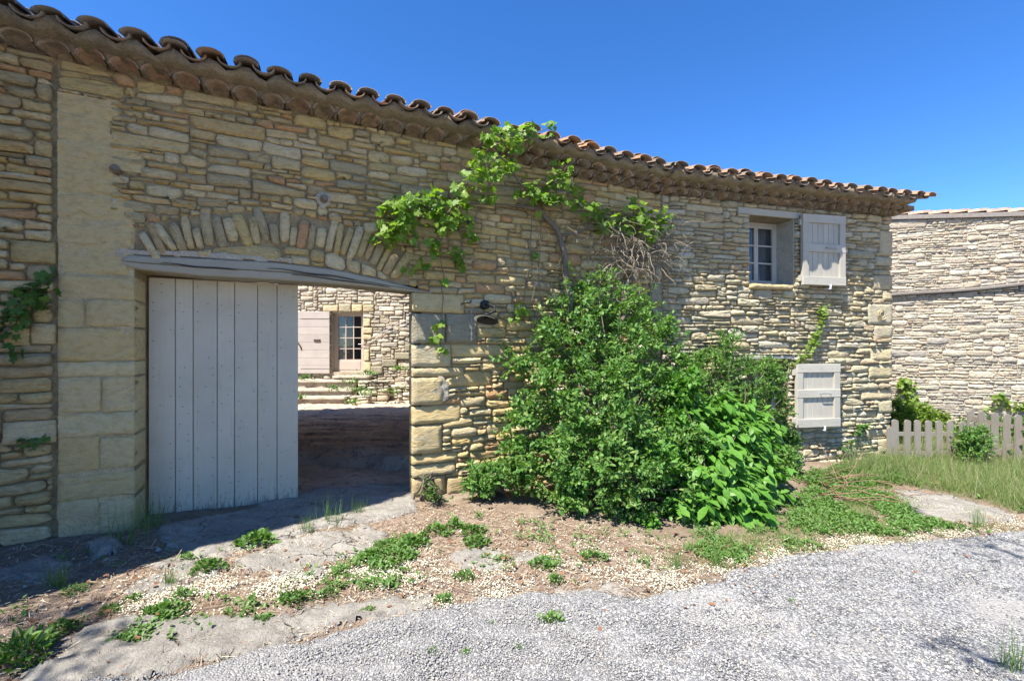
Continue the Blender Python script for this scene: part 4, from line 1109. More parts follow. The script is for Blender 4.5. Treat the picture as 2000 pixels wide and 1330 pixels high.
stE = pack(-1.6, 7, lambda s: led(s)+.025, lambda s: rtop(s)-.10, [], .058, rD, asp=(2., 4.8), ds=.015, hsd=.42, hmax=.14)
pD = [stone_outline(s_, 9, .006, rD) for s_ in stD]; pE = [stone_outline(s_, 9, .006, rD) for s_ in stE]
arD = vis_area(D)
alls = sorted([(arD(P), 0, i) for i, P in enumerate(pD)]+[(arD(P), 1, i) for i, P in enumerate(pE)], key=lambda t: -t[0]); rest = MB()
for k, (_, w, i) in enumerate(alls):
    Vv, Ff = stone_mesh((pD, pE)[w][i], (D, DU)[w], rD.uniform(.006, .036), rD)
    if k < 300: part('stone', Vv, Ff, MAT['stone_pale'], back)
    else: rest.add(Vv, Ff)
rest.build('small_stones', MAT['stone_pale'], back, True, 'stuff')
mb = MB(); sx = np.linspace(-2.2, 8, 50)
for a, b in zip(sx[:-1], sx[1:]):
    mb.hexa([D(a,rtop(a)-.10,-.5), D(b,rtop(b)-.10,-.5), D(b,rtop(b)-.10,.0), D(a,rtop(a)-.10,.0), D(a,rtop(a)+.01,-.5), D(b,rtop(b)+.01,-.5), D(b,rtop(b),-.01), D(a,rtop(a),-.01)])
mb.build('wall_cap', MAT['lead'], back)
s = -.2
k = 0
while s < 8:
    L = rD.uniform(.36, .46); tl = rD.normal(0, .02)
    f = lambda x, zz, t, s=s, L=L, tl=tl: D(s+t*L, rtop(s)+.01+zz*.75+.03*t+tl*.3, -.14-x)
    V, F = tile_shell(f, 1, .12, .10, 1, 6); part('ridge_tile', V, F, MAT['tile_pink'], back); s += L*.86
mb = MB(); sx = np.linspace(-2.2, 8, 12)
for a, b in zip(sx[:-1], sx[1:]):
    mb.hexa([D(a,rtop(a)+.012,-.2), D(a,rtop(a)-1.2,-5), D(b,rtop(b)-1.2,-5), D(b,rtop(b)+.012,-.2), D(a,rtop(a)+.03,-.2), D(a,rtop(a)-1.15,-5), D(b,rtop(b)-1.15,-5), D(b,rtop(b)+.03,-.2)])
mb.build('roof', MAT['tile_pink'], back)

# ------------------------------------------------------------------ unseen house added to the left, outside the frame, to shade the left wall
cnx, cny = -1.08-.672*4.3, 4.8-.74*4.3
tall = thing('unseen_shade_house', (cnx-3, cny-2, 0), 'tall plain house block added left of the lane, outside the picture, to shade the left wall', 'building')
HT = 10.6
c0_ = np.array([cnx, cny]); c1_ = c0_-UA*5.; sd_ = np.array([-.70, -.714])*6.; foot = [c0_, c1_, c1_+sd_, c0_+sd_]
mb = MB(); mb.hexa([(p[0], p[1], -.4) for p in foot]+[(p[0], p[1], HT) for p in foot]); mb.build('wall', MAT['mortar_pale'], tall)
mb = MB(); mb.hexa([(p[0], p[1], HT+.001) for p in foot]+[((foot[0]+foot[3])[0]/2, (foot[0]+foot[3])[1]/2, HT+1), ((foot[1]+foot[2])[0]/2, (foot[1]+foot[2])[1]/2, HT+1), ((foot[1]+foot[2])[0]/2-.02, (foot[1]+foot[2])[1]/2-.02, HT+1), ((foot[0]+foot[3])[0]/2-.02, (foot[0]+foot[3])[1]/2-.02, HT+1)]); mb.build('roof', MAT['tile'], tall)

# ------------------------------------------------------------------ ground
def axis(fine0, fine1, st, far):
    a = np.arange(fine0, fine1, st); out = []
    x, d = fine1, st*2
    hi = []
    while x < far: hi.append(x); x += d; d *= 1.35
    lo = []; x, d = fine0-st, st*2
    while x > -far: lo.append(x); x -= d; d *= 1.35
    return np.array(sorted(lo)+list(a)+hi)
gx, gy = axis(-4.6, 8.6, .045, 900), axis(1.2, 9.5, .045, 900)
X, Y = np.meshgrid(gx, gy, indexing='ij')
Z = gz(X, Y)
nzv = np.zeros_like(Z)
ix = (gx > -4.7) & (gx < 8.7); iy = (gy > 1.1) & (gy < 9.6)
for i in np.where(ix)[0]:
    for k in np.where(iy)[0]:
        nzv[i, k] = .012*nz(gx[i]*2.3, gy[k]*2.3)+.006*nz(gx[i]*9, gy[k]*9, 2)
Z = Z+nzv
beh = Y-(5.29+.468*X); Z = Z-np.clip((beh-.35)/.8, 0, 1)*.5*((X < 2.2) & (Y < 17))
Z = np.where((np.abs(X) > 60) | (np.abs(Y) > 60), Z-.5, Z)
V, F = gridmesh(X, Y, Z, np.ones_like(Z, bool))
def dirt_mat():
    m, nt, b = M0('dry_leaf_dirt', .95, .15)
    n1 = noi(nt, pos(nt), 3.2, 5, .6); n2 = noi(nt, pos(nt), 60, 5, .8, .5); n3 = noi(nt, pos(nt), 14, 5, .7, 1.0)
    c = mixc(nt, (0.215,0.159,0.112), (0.284,0.219,0.163), rng_(nt, n1, .4, .6)); c = mixc(nt, c, (0.120,0.086,0.060), rng_(nt, n3, .52, .68, 0, .7))
    c = mixc(nt, c, (.46,.40,.32), rng_(nt, n2, .58, .68, 0, .6)); c = mixc(nt, c, (.12,.085,.06), rng_(nt, n2, .42, .34, 0, .6))
    nt.links.new(c, b.inputs['Base Color']); bump(nt, b, mth(nt, 'ADD', n3, mth(nt, 'MULTIPLY', n2, .6)), 1.0, .02); return m
MAT['dirt'] = dirt_mat()
tag(part('ground', V, F, MAT['dirt']), kind='structure')
def sdist(P, X, Y):
    """signed distance to a closed polygon, positive inside"""
    P = np.array(P); d = np.full(X.shape, 1e9); ins = np.zeros(X.shape, bool); n = len(P)
    for i in range(n):
        a, b = P[i], P[(i+1) % n]; ab = b-a; t = np.clip(((X-a[0])*ab[0]+(Y-a[1])*ab[1])/(ab@ab+1e-12), 0, 1)
        d = np.minimum(d, np.hypot(X-a[0]-t*ab[0], Y-a[1]-t*ab[1]))
        c = (a[1] > Y) != (b[1] > Y); xi = (b[0]-a[0])*(Y-a[1])/(b[1]-a[1]+1e-12)+a[0]; ins ^= c & (X < xi)
    return np.where(ins, d, -d)
def gpoly(pp): return [G(*p)[:2] for p in pp]
def patch(name, poly, h, mat, step=.025, edge=.05, wob=.05, nfreq=6., lab=None, cat=None, kind=None, rough=.006, seed=0., base=0.):
    P = np.array(poly); x0, y0 = P.min(0)-.15; x1, y1 = P.max(0)+.15
    gx, gy = np.arange(x0, x1+step, step), np.arange(y0, y1+step, step); X, Y = np.meshgrid(gx, gy, indexing='ij')
    sd = sdist(poly, X, Y); near = sd > -.2
    nn = np.zeros_like(X); n2 = np.zeros_like(X)
    for i, k in zip(*np.where(near)):
        nn[i, k] = nz(X[i,k]*nfreq, Y[i,k]*nfreq, seed)+.55*nz(X[i,k]*nfreq*3, Y[i,k]*nfreq*3, seed)+.4*nz(X[i,k]*nfreq*7, Y[i,k]*nfreq*7, seed)
        q_ = nz(X[i,k]*4, Y[i,k]*8, seed+3); n2[i, k] = q_*1.0+(.9 if q_ > .12 else 0)+(-1.0 if q_ < -.2 else 0)+nz(X[i,k]*14, Y[i,k]*20, seed+5)*1.0+nz(X[i,k]*30, Y[i,k]*34, seed+7)*.5
    sd2 = sd+nn*wob; t = np.clip(sd2/edge+.5, 0, 1); t = t*t*(3-2*t)
    Z = gz(X, Y)-.028+(h+.028)*t+n2*rough*t+base
    V, F = gridmesh(X, Y, Z, sd2 > -edge)
    o = part(name, V, F, mat)
    return tag(o, lab, cat, None, kind)
# the gravel road
roadpx = [(60,1329),(400,1300),(640,1240),(830,1185),(1000,1165),(1150,1160),(1290,1160),(1400,1125),(1500,1097),(1620,1075),(1720,1062),(1850,1052),(2000,1036)]
road = gpoly(roadpx)+[np.array([9.5, 4.2]), np.array([9.5, -3.5]), np.array([-4, -3.5]), np.array([-3., 1.5])]
def road_mat():
    m, nt, b = M0('grey_white_gravel', .9, .25)
    v = nd(nt, 'ShaderNodeTexVoronoi'); v.inputs['Scale'].default_value = 95; v.inputs['Randomness'].default_value = 1
    nt.links.new(pos(nt), v.inputs['Vector'])
    sp = nd(nt, 'ShaderNodeSeparateColor'); nt.links.new(v.outputs['Color'], sp.inputs[0])
    c = ramp(nt, sp.outputs[0], [(0, (0.129,0.129,0.133)), (.2, (0.224,0.224,0.228)), (.42, (0.318,0.314,0.305)), (.6, (0.181,0.181,0.185)), (.72, (0.439,0.426,0.404)), (.88, (0.533,0.516,0.482))], True)
    n1 = noi(nt, pos(nt), 1.1, 4, .6, .4); n0 = noi(nt, pos(nt), 130, 3, .7)
    c = mixc(nt, c, (0.430,0.413,0.383), rng_(nt, n1, .50, .66, 0, .6))
    c = mixc(nt, c, (.36,.34,.31), rng_(nt, noi(nt, pos(nt), 2.3, 4, .6), .52, .7, 0, .45))
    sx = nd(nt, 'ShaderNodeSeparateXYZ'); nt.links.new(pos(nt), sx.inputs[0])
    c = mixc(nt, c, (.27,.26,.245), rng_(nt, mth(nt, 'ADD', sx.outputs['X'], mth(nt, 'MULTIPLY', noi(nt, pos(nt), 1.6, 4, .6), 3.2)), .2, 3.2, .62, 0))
    c = lum(nt, c, ramp(nt, n0, [(.3, (.66, .66, .66)), (.6, (.94, .94, .94))]))
    nt.links.new(c, b.inputs['Base Color'])
    h = mth(nt, 'SUBTRACT', 1.0, v.outputs['Distance']); bump(nt, b, h, .9, .012)
    return m
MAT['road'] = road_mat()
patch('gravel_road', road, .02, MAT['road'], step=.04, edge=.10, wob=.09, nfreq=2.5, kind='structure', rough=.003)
# concrete threshold and flat outcrops of limestone
patch('gateway_apron', gpoly([(300,1034),(470,1000),(600,958),(808,942),(815,1000),(740,1018),(600,1040),(560,1060),(470,1075),(380,1095),(330,1070)]), .03, MAT['slab'], kind='structure', rough=.006, seed=2, edge=.07)
SL = [([(470,1092),(600,1046),(720,1030),(760,1058),(700,1090),(600,1108),(470,1115)], 'long flat limestone outcrop in the sun just in front of the gateway'),
      ([(530,1112),(610,1096),(652,1104),(630,1132),(545,1142)], 'small square limestone slab below the long outcrop by the gateway'),
      ([(230,1160),(330,1108),(445,1100),(420,1128),(280,1168)], 'grey limestone slab half in shade left of the gateway'),
      ([(245,1215),(330,1168),(345,1180),(300,1205)], 'little bright limestone chip amid the weeds at lower left'),
      ([(60,1300),(180,1222),(320,1207),(450,1212),(600,1190),(830,1160),(850,1190),(640,1232),(420,1292),(240,1329),(30,1345)], 'broad cracked limestone shelf running along the road edge at lower left'),
      ([(880,1088),(950,1072),(1005,1090),(965,1117),(900,1112)], 'grey limestone outcrop among weeds in the middle of the verge'),
      ([(1000,1078),(1070,1082),(1062,1102),(1010,1106)], 'bright low limestone slab right of the grey outcrop in the verge'),
      ([(0,1110),(100,1082),(175,1098),(60,1138),(-40,1140)], 'dark limestone shelf in the shade near the left edge'),
      ([(178,1078),(205,1058),(232,1060),(230,1082),(190,1090)], 'loose pale stone lying in the shade below the left pilaster'),
      ([(1090,1160),(1180,1140),(1260,1150),(1180,1176),(1100,1180)], 'flat grey stone where the verge meets the gravel road'),
      ([(290,1105),(410,1060),(520,1062),(440,1090),(340,1120)], 'flat shaded limestone outcrop below the closed gate leaf')]
for i, (pp, lab) in enumerate(SL):
    patch('limestone_slab', gpoly(pp), [.024,.02,.014,.02,.024,.024,.02,.018,.06,.012,.014][i], MAT['slab'], lab=lab, cat='stone slab', seed=10+i, rough=.007, edge=.05, wob=.09, step=.02 if i != 4 else .028)
patch('stone_path', gpoly([(1740,958),(1830,962),(1960,998),(1980,1018),(1890,1022),(1790,1008)]), .02, MAT['slab'], kind='structure', seed=31, wob=.12)
# ------------------------------------------------------------------ scatter helpers
def frames(D_, N_):
    D_ = D_/np.linalg.norm(D_, axis=1, keepdims=True); S_ = np.cross(D_, N_); S_ /= (np.linalg.norm(S_, axis=1, keepdims=True)+1e-9); N2 = np.cross(S_, D_); return S_, D_, N2
def replicate(TV, TF, P, D_, N_, S, W=None):
    TV = np.array(TV, float); TF = np.array(TF, int); a, b, c = frames(D_, N_); S = np.broadcast_to(S, (len(P),)); W = S if W is None else np.broadcast_to(W, (len(P),))
    V = P[:, None, :]+a[:, None, :]*(TV[None, :, 0:1]*W[:, None, None])+b[:, None, :]*(TV[None, :, 1:2]*S[:, None, None])+c[:, None, :]*(TV[None, :, 2:3]*S[:, None, None])
    F = TF[None]+(np.arange(len(P))*len(TV))[:, None, None]
    return V.reshape(-1, 3), F.reshape(-1, TF.shape[1])
LEAF = ([(0,0,0), (.40,.30,.06), (.30,.72,.03), (0,1,-.06), (-.30,.72,.03), (-.40,.30,.06)], [(0,1,2,3), (0,3,4,5)])
BLADE = ([(-.5,0,0), (.5,0,0), (.35,.5,.06), (-.35,.5,.06), (.05,1,.26), (-.05,1,.26)], [(0,1,2,3), (3,2,4,5)])
FLAKE = ([(-.5,0,0), (.4,-.2,.12), (.6,.6,0), (-.3,.7,.15)], [(0,1,2,3)])
STICK = ([(-.5,0,0), (.5,0,0), (.5,1,0), (-.5,1,0), (0,0,1.0), (0,1,1.0)], [(0,1,2,3), (1,0,4,4), (0,3,5,4), (2,1,4,5)])
STICK = ([(-.5,0,0), (.5,0,0), (.5,1,.01), (-.5,1,.01), (0,0,.02), (0,1,.03)], [(0,4,5,3), (4,1,2,5)])
PEB = ([(1,0,0), (0,1,0), (-1,0,0), (0,-1,0), (0,0,.8), (0,0,-.6)], [(0,1,4), (1,2,4), (2,3,4), (3,0,4), (1,0,5), (2,1,5), (3,2,5), (0,3,5)])
vo = [(0,0), (.20,-.13), (.42,-.08), (.52,.14), (.38,.26), (.55,.46), (.44,.64), (.25,.58), (.17,.78), (0,1.0)]
VL = vo+[(-x, y) for (x, y) in reversed(vo[1:-1])]
VLV = [(x, y-.0, .10*abs(x)-.22*x*x-.12*(y-.4)**2+(.03 if i % 2 else -.03)) for i, (x, y) in enumerate(VL)]+[(0, .36, -.03)]
VINE = (VLV, [(i, (i+1) % len(VL), len(VL)) for i in range(len(VL))])
def longleaf(droop=.35):
    V = []; F = []; prof = [(0, .02), (.15, .17), (.38, .25), (.62, .24), (.84, .13), (1, .0)]
    for (t, w) in prof:
        z = -droop*t*t; V += [(-w, t, z+.05*w/.25), (0, t, z), (w, t, z+.05*w/.25)]
    for i in range(5):
        a = 3*i; F += [(a, a+1, a+4, a+3), (a+1, a+2, a+5, a+4)]
    return V, F
BIG = longleaf(.30)
WEED = ([(0,0,0), (.5,.35,.12), (.42,.75,.13), (0,1,.02), (-.42,.75,.13), (-.5,.35,.12)], [(0,1,2,3), (0,3,4,5)])
def unit(n, rng): v = rng.normal(size=(n, 3)); return v/np.linalg.norm(v, axis=1, keepdims=True)
def scatter_tri(name, T, P, D_, N_, S, W, mat, parent=None, kind='stuff', lab=None, cat=None, smooth=False):
    V, F = replicate(*T, P, D_, N_, S, W); o = part(name, V, F, mat, parent, smooth, kind); return tag(o, lab, cat)
# ------------------------------------------------------------------ gravel, litter
rS = np.random.default_rng(77)
def peb_mat():
    m, nt, b = M0('mixed_pebbles', .85, .3)
    g = nd(nt, 'ShaderNodeNewGeometry')
    c = ramp(nt, g.outputs['Random Per Island'], [(0, (0.103,0.103,0.107)), (.16, (0.198,0.198,0.202)), (.36, (0.301,0.297,0.288)), (.55, (0.163,0.163,0.168)), (.66, (0.361,0.353,0.331)), (.82, (0.482,0.464,0.434)), (.93, (0.430,0.361,0.284))], True)
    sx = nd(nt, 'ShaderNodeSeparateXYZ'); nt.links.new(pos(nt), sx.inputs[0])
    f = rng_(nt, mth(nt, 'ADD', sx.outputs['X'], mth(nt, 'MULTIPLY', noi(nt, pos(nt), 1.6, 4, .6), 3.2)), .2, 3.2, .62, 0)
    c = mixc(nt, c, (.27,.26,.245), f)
    nt.links.new(c, b.inputs['Base Color']); return m
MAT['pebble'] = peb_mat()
N = 190000
u = rS.random(N); Yp = (1.7**-.9+(u*(7.5**-.9-1.7**-.9)))**(1/-.9); Xp = (rS.random(N)*2.5-1.25)*Yp
sd = sdist(road, Xp, Yp); k = (sd > .02) | ((sd > -.35) & (rS.random(N) < .22)); Xp, Yp = Xp[k], Yp[k]
pn = np.array([nz(a*.9+b*.3, b*2.2, 55)+.5*nz(a*4, b*4, 57) for a, b in zip(Xp, Yp)]); k = pn > rS.normal(-.25, .25, len(pn))
Xp, Yp = Xp[k], Yp[k]; n = len(Xp)
r_ = np.clip(rS.lognormal(math.log(.0039), .42, n), .002, .014)*(1+(Yp-2)*.12)
P = np.stack([Xp, Yp, gz(Xp, Yp)+.006+np.where(sdist(road, Xp, Yp) > .05, .018, .0)], -1)
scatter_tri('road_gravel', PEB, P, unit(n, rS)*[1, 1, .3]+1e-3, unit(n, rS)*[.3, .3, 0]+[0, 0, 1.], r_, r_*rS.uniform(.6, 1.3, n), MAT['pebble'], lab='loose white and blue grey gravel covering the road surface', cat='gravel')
VERGE = gpoly([(0,1075),(300,1030),(800,975),(1000,1000),(1300,1060),(1560,1050),(1760,1000),(2000,1010),(2000,1045),(1700,1070),(1500,1100),(1290,1165),(1000,1170),(640,1240),(400,1300),(0,1330)])
def line_density(px, n, sig, rng):
    Q = np.array(gpoly(px)); seg = np.linalg.norm(np.diff(Q, axis=0), axis=1); w = np.array([p for p in seg]); i = rng.choice(len(seg), n, p=w/w.sum()); t = rng.random((n, 1))
    return Q[i]*(1-t)+Q[i+1]*t+rng.normal(0, 1, (n, 2))*sig
MAT['petal'] = flat('cream_fallen_blossom', (0.705,0.662,0.499), .9, var=.25, bk=0)
Q = np.concatenate([line_density([(270,1200),(330,1170),(480,1150),(620,1142),(760,1120),(860,1118)], 9000, .10, rS), line_density([(960,1130),(1000,1105),(1120,1095),(1250,1110),(1300,1130)], 3200, .12, rS),
    line_density([(1200,1125),(1300,1140),(1400,1112),(1500,1088),(1600,1072),(1700,1055),(1800,1035)], 6500, .085, rS), line_density([(1700,1060),(1900,1040),(2000,1022)], 2500, .08, rS), line_density([(700,1130),(850,1170),(1020,1160)], 2500, .1, rS),
    line_density([(1000,1020),(1200,1070),(1300,1090)], 1300, .25, rS), line_density([(200,1180),(600,1090),(900,1060)], 2500, .25, rS), line_density([(1740,970),(1950,1010)], 1200, .2, rS), line_density([(400,1300),(1000,1200),(1600,1120)], 1200, .3, rS)])
pn = np.array([nz(a*3.1, b*4.2, 61)+.6*nz(a*11, b*13, 63) for a, b in Q]); Q = Q[pn > rS.normal(-.02, .2, len(Q))]
Q = Q[sdist([A(-8,0,.0)[:2], A(2.3,0,.0)[:2], B(4.3,0,0)[:2], (12,9.5), (12,-3), (-8,-3)], Q[:,0], Q[:,1]) > .03]; n = len(Q)
P = np.stack([Q[:,0], Q[:,1], gz(Q[:,0], Q[:,1])+rS.uniform(.006, .03, n)], -1)
scatter_tri('fallen_blossom', FLAKE, P, unit(n, rS)*[1, 1, .25], unit(n, rS)*.5+[0, 0, 1.], rS.uniform(.006, .013, n), rS.uniform(.005, .011, n), MAT['petal'], lab='cream fallen blossom petals drifted along the road edge', cat='petals')
m_, nt_, b_ = M0('brown_dry_litter', .9, .2); g_ = nd(nt_, 'ShaderNodeNewGeometry')
nt_.links.new(ramp(nt_, g_.outputs['Random Per Island'], [(0, (.17,.11,.075)), (.3, (.28,.19,.13)), (.55, (.40,.31,.21)), (.8, (.55,.47,.34)), (.92, (.24,.13,.08))], True), b_.inputs['Base Color']); MAT['straw'] = m_
N = 90000; u = rS.random((N, 2)); Xp = u[:,0]*13-4.6; Yp = u[:,1]*5+1.4
k = sdist(VERGE, Xp, Yp) > 0; Xp, Yp = Xp[k], Yp[k]; n = len(Xp)
P = np.stack([Xp, Yp, gz(Xp, Yp)+rS.uniform(.004, .02, n)], -1)
scatter_tri('dry_litter', STICK, P, unit(n, rS)*[1, 1, .18], np.tile([0, 0, 1.], (n, 1)), rS.uniform(.015, .08, n), rS.uniform(.0018, .005, n), MAT['straw'], lab='dry brown twigs and needles littering the dirt verge', cat='litter')
N = 5000; u = rS.random((N, 2)); Xp = u[:,0]*13-4.6; Yp = u[:,1]*5+1.4
k = sdist(VERGE, Xp, Yp) > 0; Xp, Yp = Xp[k], Yp[k]; n = len(Xp)
P = np.stack([Xp, Yp, gz(Xp, Yp)+.008], -1); r_ = np.clip(rS.lognormal(math.log(.007), .5, n), .003, .03)
MAT['chip'] = flat('pale_stone_chip', (.48,.43,.36), .9, var=.4, bk=0)
scatter_tri('verge_pebbles', PEB, P, unit(n, rS)*[1, 1, .3], np.tile([0, 0, 1.], (n, 1)), r_, r_*.8, MAT['chip'], lab='small pale stone chips scattered in the dirt verge', cat='pebbles')
MAT['deadleaf'] = flat('brown_dead_leaf', (.22,.10,.05), .8, var=.4)
n = 420; Q = line_density([(60,1200),(500,1120),(1000,1070),(1300,1110),(1700,1040)], n, .32, rS)
P = np.stack([Q[:,0], Q[:,1], gz(Q[:,0], Q[:,1])+.03], -1)
scatter_tri('dead_leaves', LEAF, P, unit(n, rS)*[1, 1, .3], unit(n, rS)*.6+[0, 0, 1.], rS.uniform(.014, .045, n), rS.uniform(.012, .04, n), MAT['deadleaf'], lab='brown dead leaves scattered singly over verge and road', cat='dead leaves')

# ------------------------------------------------------------------ foliage
def cloud(rng, blobs, n_tw, k, L, tw=.16, up=.25, inner=.2, asp=.55, droop=.0):
    """twigs of leaves spread over a set of ellipsoids; returns leaf frames and twig lines"""
    B_ = np.array([[*c, *r] for c, r in blobs]); w = (B_[:,3]*B_[:,4]+B_[:,4]*B_[:,5]); i = rng.choice(len(B_), n_tw, p=w/w.sum())
    d = unit(n_tw, rng); c = B_[i, :3]; r = B_[i, 3:]
    rad = np.where(rng.random(n_tw) < inner, rng.uniform(.3, .8, n_tw), rng.uniform(.78, 1.12, n_tw))
    end = c+d*r*rad[:, None]; td = d*[1, 1, .5]+unit(n_tw, rng)*.5+[0, 0, up]; td /= np.linalg.norm(td, axis=1, keepdims=True)
    st = end-td*tw*rng.uniform(.6, 1.3, (n_tw, 1))
    t = (np.arange(k)+.5)/k; P = st[:, None]*(1-t[None, :, None])+end[:, None]*t[None, :, None]
    P = P+rng.normal(0, L*.12, P.shape)
    sd_ = np.cross(td, unit(n_tw, rng)); sd_ /= np.linalg.norm(sd_, axis=1, keepdims=True); sgn = np.where(np.arange(k) % 2, 1., -1.)
    D_ = td[:, None]*.75+sd_[:, None]*sgn[None, :, None]*.85+rng.normal(0, .28, P.shape)+[0, 0, -droop]
    N_ = np.broadcast_to(np.array([0, 0, 1.]), P.shape)+d[:, None]*.35+rng.normal(0, .45, P.shape)
    S = L*rng.uniform(.55, 1.2, P.shape[:2])
    return P.reshape(-1, 3), D_.reshape(-1, 3), N_.reshape(-1, 3), S.ravel(), S.ravel()*asp*rng.uniform(.8, 1.2, S.size), st, end
def above(P, *rest):
    k = P[:, 2] > gz(P[:, 0], P[:, 1])+.01
    return tuple(a[k] for a in (P, *rest))
def front(P, *rest):
    dA = (P[:, :2]-PA)@NA; sA_ = (P[:, :2]-PA)@UA; dB = (P[:, :2]-PB)@NB
    d = np.where(sA_ < KS, dA, dB); k = (d > .055) | (P[:, 2] > 4.1)
    return tuple(a[k] for a in (P, *rest))
def blob(px, py, rpx, d, fy=1., fz=1.):
    c = WP(px, py, d); r = rpx*c[1]/FPX; return (c, (r, r*fy, r*fz))
def stems(rng, base, targets, r0=.02, n=7, sag=.1):
    mb = MB()
    for t in targets:
        p0 = Vector(base)+Vector((rng.normal(0, .08), rng.normal(0, .05), 0)); p1 = Vector([float(q) for q in t]); pts = []
        for i in range(n):
            u = i/(n-1); p = p0.lerp(p1, u); p.z += sag*math.sin(math.pi*u); p += Vector(rng.normal(0, .02, 3)); pts.append(p)
        mb.tube(pts, [r0*(1-.8*i/(n-1)) for i in range(n)], 5)
    return mb
def shrub(name, label, cat, blobs, base, n_tw, k, L, mat, asp=.55, inner=.25, up=.25, tw=.16, seed=1, group=None, droop=0., stem=True, fr=True, sprays=0, spl=.3):
    rng = np.random.default_rng(seed); t = thing(name, base, label, cat, group)
    P, D_, N_, S, W, st, en = cloud(rng, blobs, n_tw, k, L, tw, up, inner, asp, droop)
    if sprays:
        P2, D2, N2, S2, W2, st2, en2 = cloud(rng, blobs, sprays, 26, L, spl, up, 0., asp, droop)
        sh_ = (en2-st2); sh_ = np.repeat(sh_*rng.uniform(.0, .75, (sprays, 1)), 26, 0); P2 = P2+sh_
        P2[:, 2] -= np.linalg.norm(sh_, axis=1)**2*.8
        P, D_, N_, S, W = [np.concatenate(q) for q in ((P, P2), (D_, D2), (N_, N2), (S, S2), (W, W2))]
    if sprays:      # gaps between the sprays
        g_ = np.array([nz(p[0]*4.2, p[1]*4.2, p[2]*6.5) for p in P]); k_ = g_ > rng.normal(-.14, .06, len(P)); P, D_, N_, S, W = P[k_], D_[k_], N_[k_], S[k_], W[k_]
    if fr: P, D_, N_, S, W = front(P, D_, N_, S, W)
    P, D_, N_, S, W = above(P, D_, N_, S, W)
    scatter_tri('foliage', LEAF, P, D_, N_, S, W, mat, t)
    if stem:
        mb = stems(rng, base, [b[0] for b in blobs]+[en[i] for i in rng.integers(0, len(en), 14)], .016); mb.build('branches', MAT['bark'], t, True)
    return t
gp = G
# main shrub against the wall
def gb(px, py): v = G(px, py); return (float(v[0]), float(v[1]), float(v[2]))
main = [blob(1345,850,38,1.45), blob(1335,960,42,1.65,1,.8), blob(1380,1000,30,1.75,1,.7), blob(1020,700,34,.3), blob(1012,800,34,.45), blob(1015,860,34,.5), blob(1330,700,26,.35), blob(1075,640,34,.3), blob(1255,600,30,.3), blob(1135,545,20,.2), blob(1130,600,62,.35), blob(1205,615,66,.4), blob(1170,560,30,.3), blob(1110,680,70,.5), blob(1235,690,85,.6), blob(1290,640,40,.4), blob(1060,745,50,.5), blob(1060,830,62,.6), blob(1180,780,100,.9), blob(1290,770,70,.8), blob(1090,890,75,.9), blob(1200,890,105,1.15), blob(1290,880,70,1.2), blob(1220,985,62,1.3, 1, .75), blob(1110,960,55,1.0, 1, .7), blob(1040,930,50,.6, 1, .7)]
main_shrub = shrub('leafy_shrub', 'huge dark green small leaved shrub against the wall, reaching up to the vine', 'shrub', main, gb(1190, 985), 2700, 13, .053, MAT['leaf_shrub'], asp=.66, inner=.2, seed=4, tw=.22, up=.12, sprays=520, spl=.40)
shrub('leafy_shrub', 'low spreading dark green shrub at the foot of the wall right of the gate jamb', 'shrub', [blob(955,930,42,.35, 1, .75), blob(1000,925,45,.45, 1, .7), blob(925,945,28,.3, 1, .7)], gb(960, 968), 520, 14, .048, MAT['leaf_shrub'], seed=5, asp=.5, sprays=50, spl=.3)
rf = np.random.default_rng(90); mbp = []
for (px, py, d) in [(1245,676,.85),(1228,690,.85),(1248,752,1.1),(1278,758,1.1),(1170,806,1.3),(1235,590,.6),(1320,660,.6),(1130,650,.8),(1090,760,1.0),(1215,720,1.0)]:
    p = WP(px, py, d); mbp.append(p+rf.normal(0, .02, (14, 3))*[1.4, 1, .5])
Pf = np.concatenate(mbp); n = len(Pf)
scatter_tri('white_flowers', FLAKE, Pf, unit(n, rf), unit(n, rf)*.4+[0, 0, 1.], np.full(n, .014), np.full(n, .014), MAT['petal'], main_shrub)
# climbing shrub round the lower window
shrub('climbing_shrub', 'fine leaved grey green shrub climbing around the lower house window', 'shrub', [blob(1415,680,40,.25), blob(1390,735,50,.3), blob(1445,750,55,.3), blob(1500,735,38,.22), blob(1515,790,36,.22), blob(1450,810,50,.4), blob(1525,840,26,.2), blob(1370,690,22,.2)], gb(1440, 940), 1300, 15, .042, MAT['leaf_shrub'], asp=.5, seed=6, inner=.2, sprays=90, spl=.28)
shrub('undergrowth_shrub', 'tangled dark undergrowth at the house foot right of the large leaved bush', 'shrub', [blob(1530,900,32,.5), blob(1540,950,36,.7, 1, .7), blob(1520,985,36,.9, 1, .7), blob(1545,860,20,.2)], gb(1530, 1000), 1000, 12, .042, MAT['leaf_shrub'], seed=16, stem=False)
# large leaved bush
rb = np.random.default_rng(9)
bblobs = [blob(1330,770,36,1.0), blob(1350,840,55,1.15), blob(1430,860,62,1.2), blob(1480,840,45,1.1), blob(1400,930,75,1.5), blob(1480,930,55,1.4), blob(1350,985,60,1.6, 1, .7), blob(1450,990,60,1.7, 1, .65), blob(1390,800,45,1.0), blob(1440,800,35,1.0)]
bb_t = thing('large_leaved_bush', gb(1400, 1010), 'bright green bush with long drooping pointed leaves in front of the dark shrub', 'shrub')
P, D_, N_, S, W, st, en = cloud(rb, bblobs, 900, 6, .125, .24, .15, .12, 1., .45)
D_ = D_*[1, 1, .7]+np.array([.25, -.35, -.25]); N_ = N_*.5+np.array([0, -.25, 1.])
P, D_, N_, S, W = above(P, D_, N_, S, W)
meshes = [mk_mesh('leaf', *longleaf(dr), MAT['leaf_big']) for dr in (.15, .3, .5)]
for m_ in meshes: pass
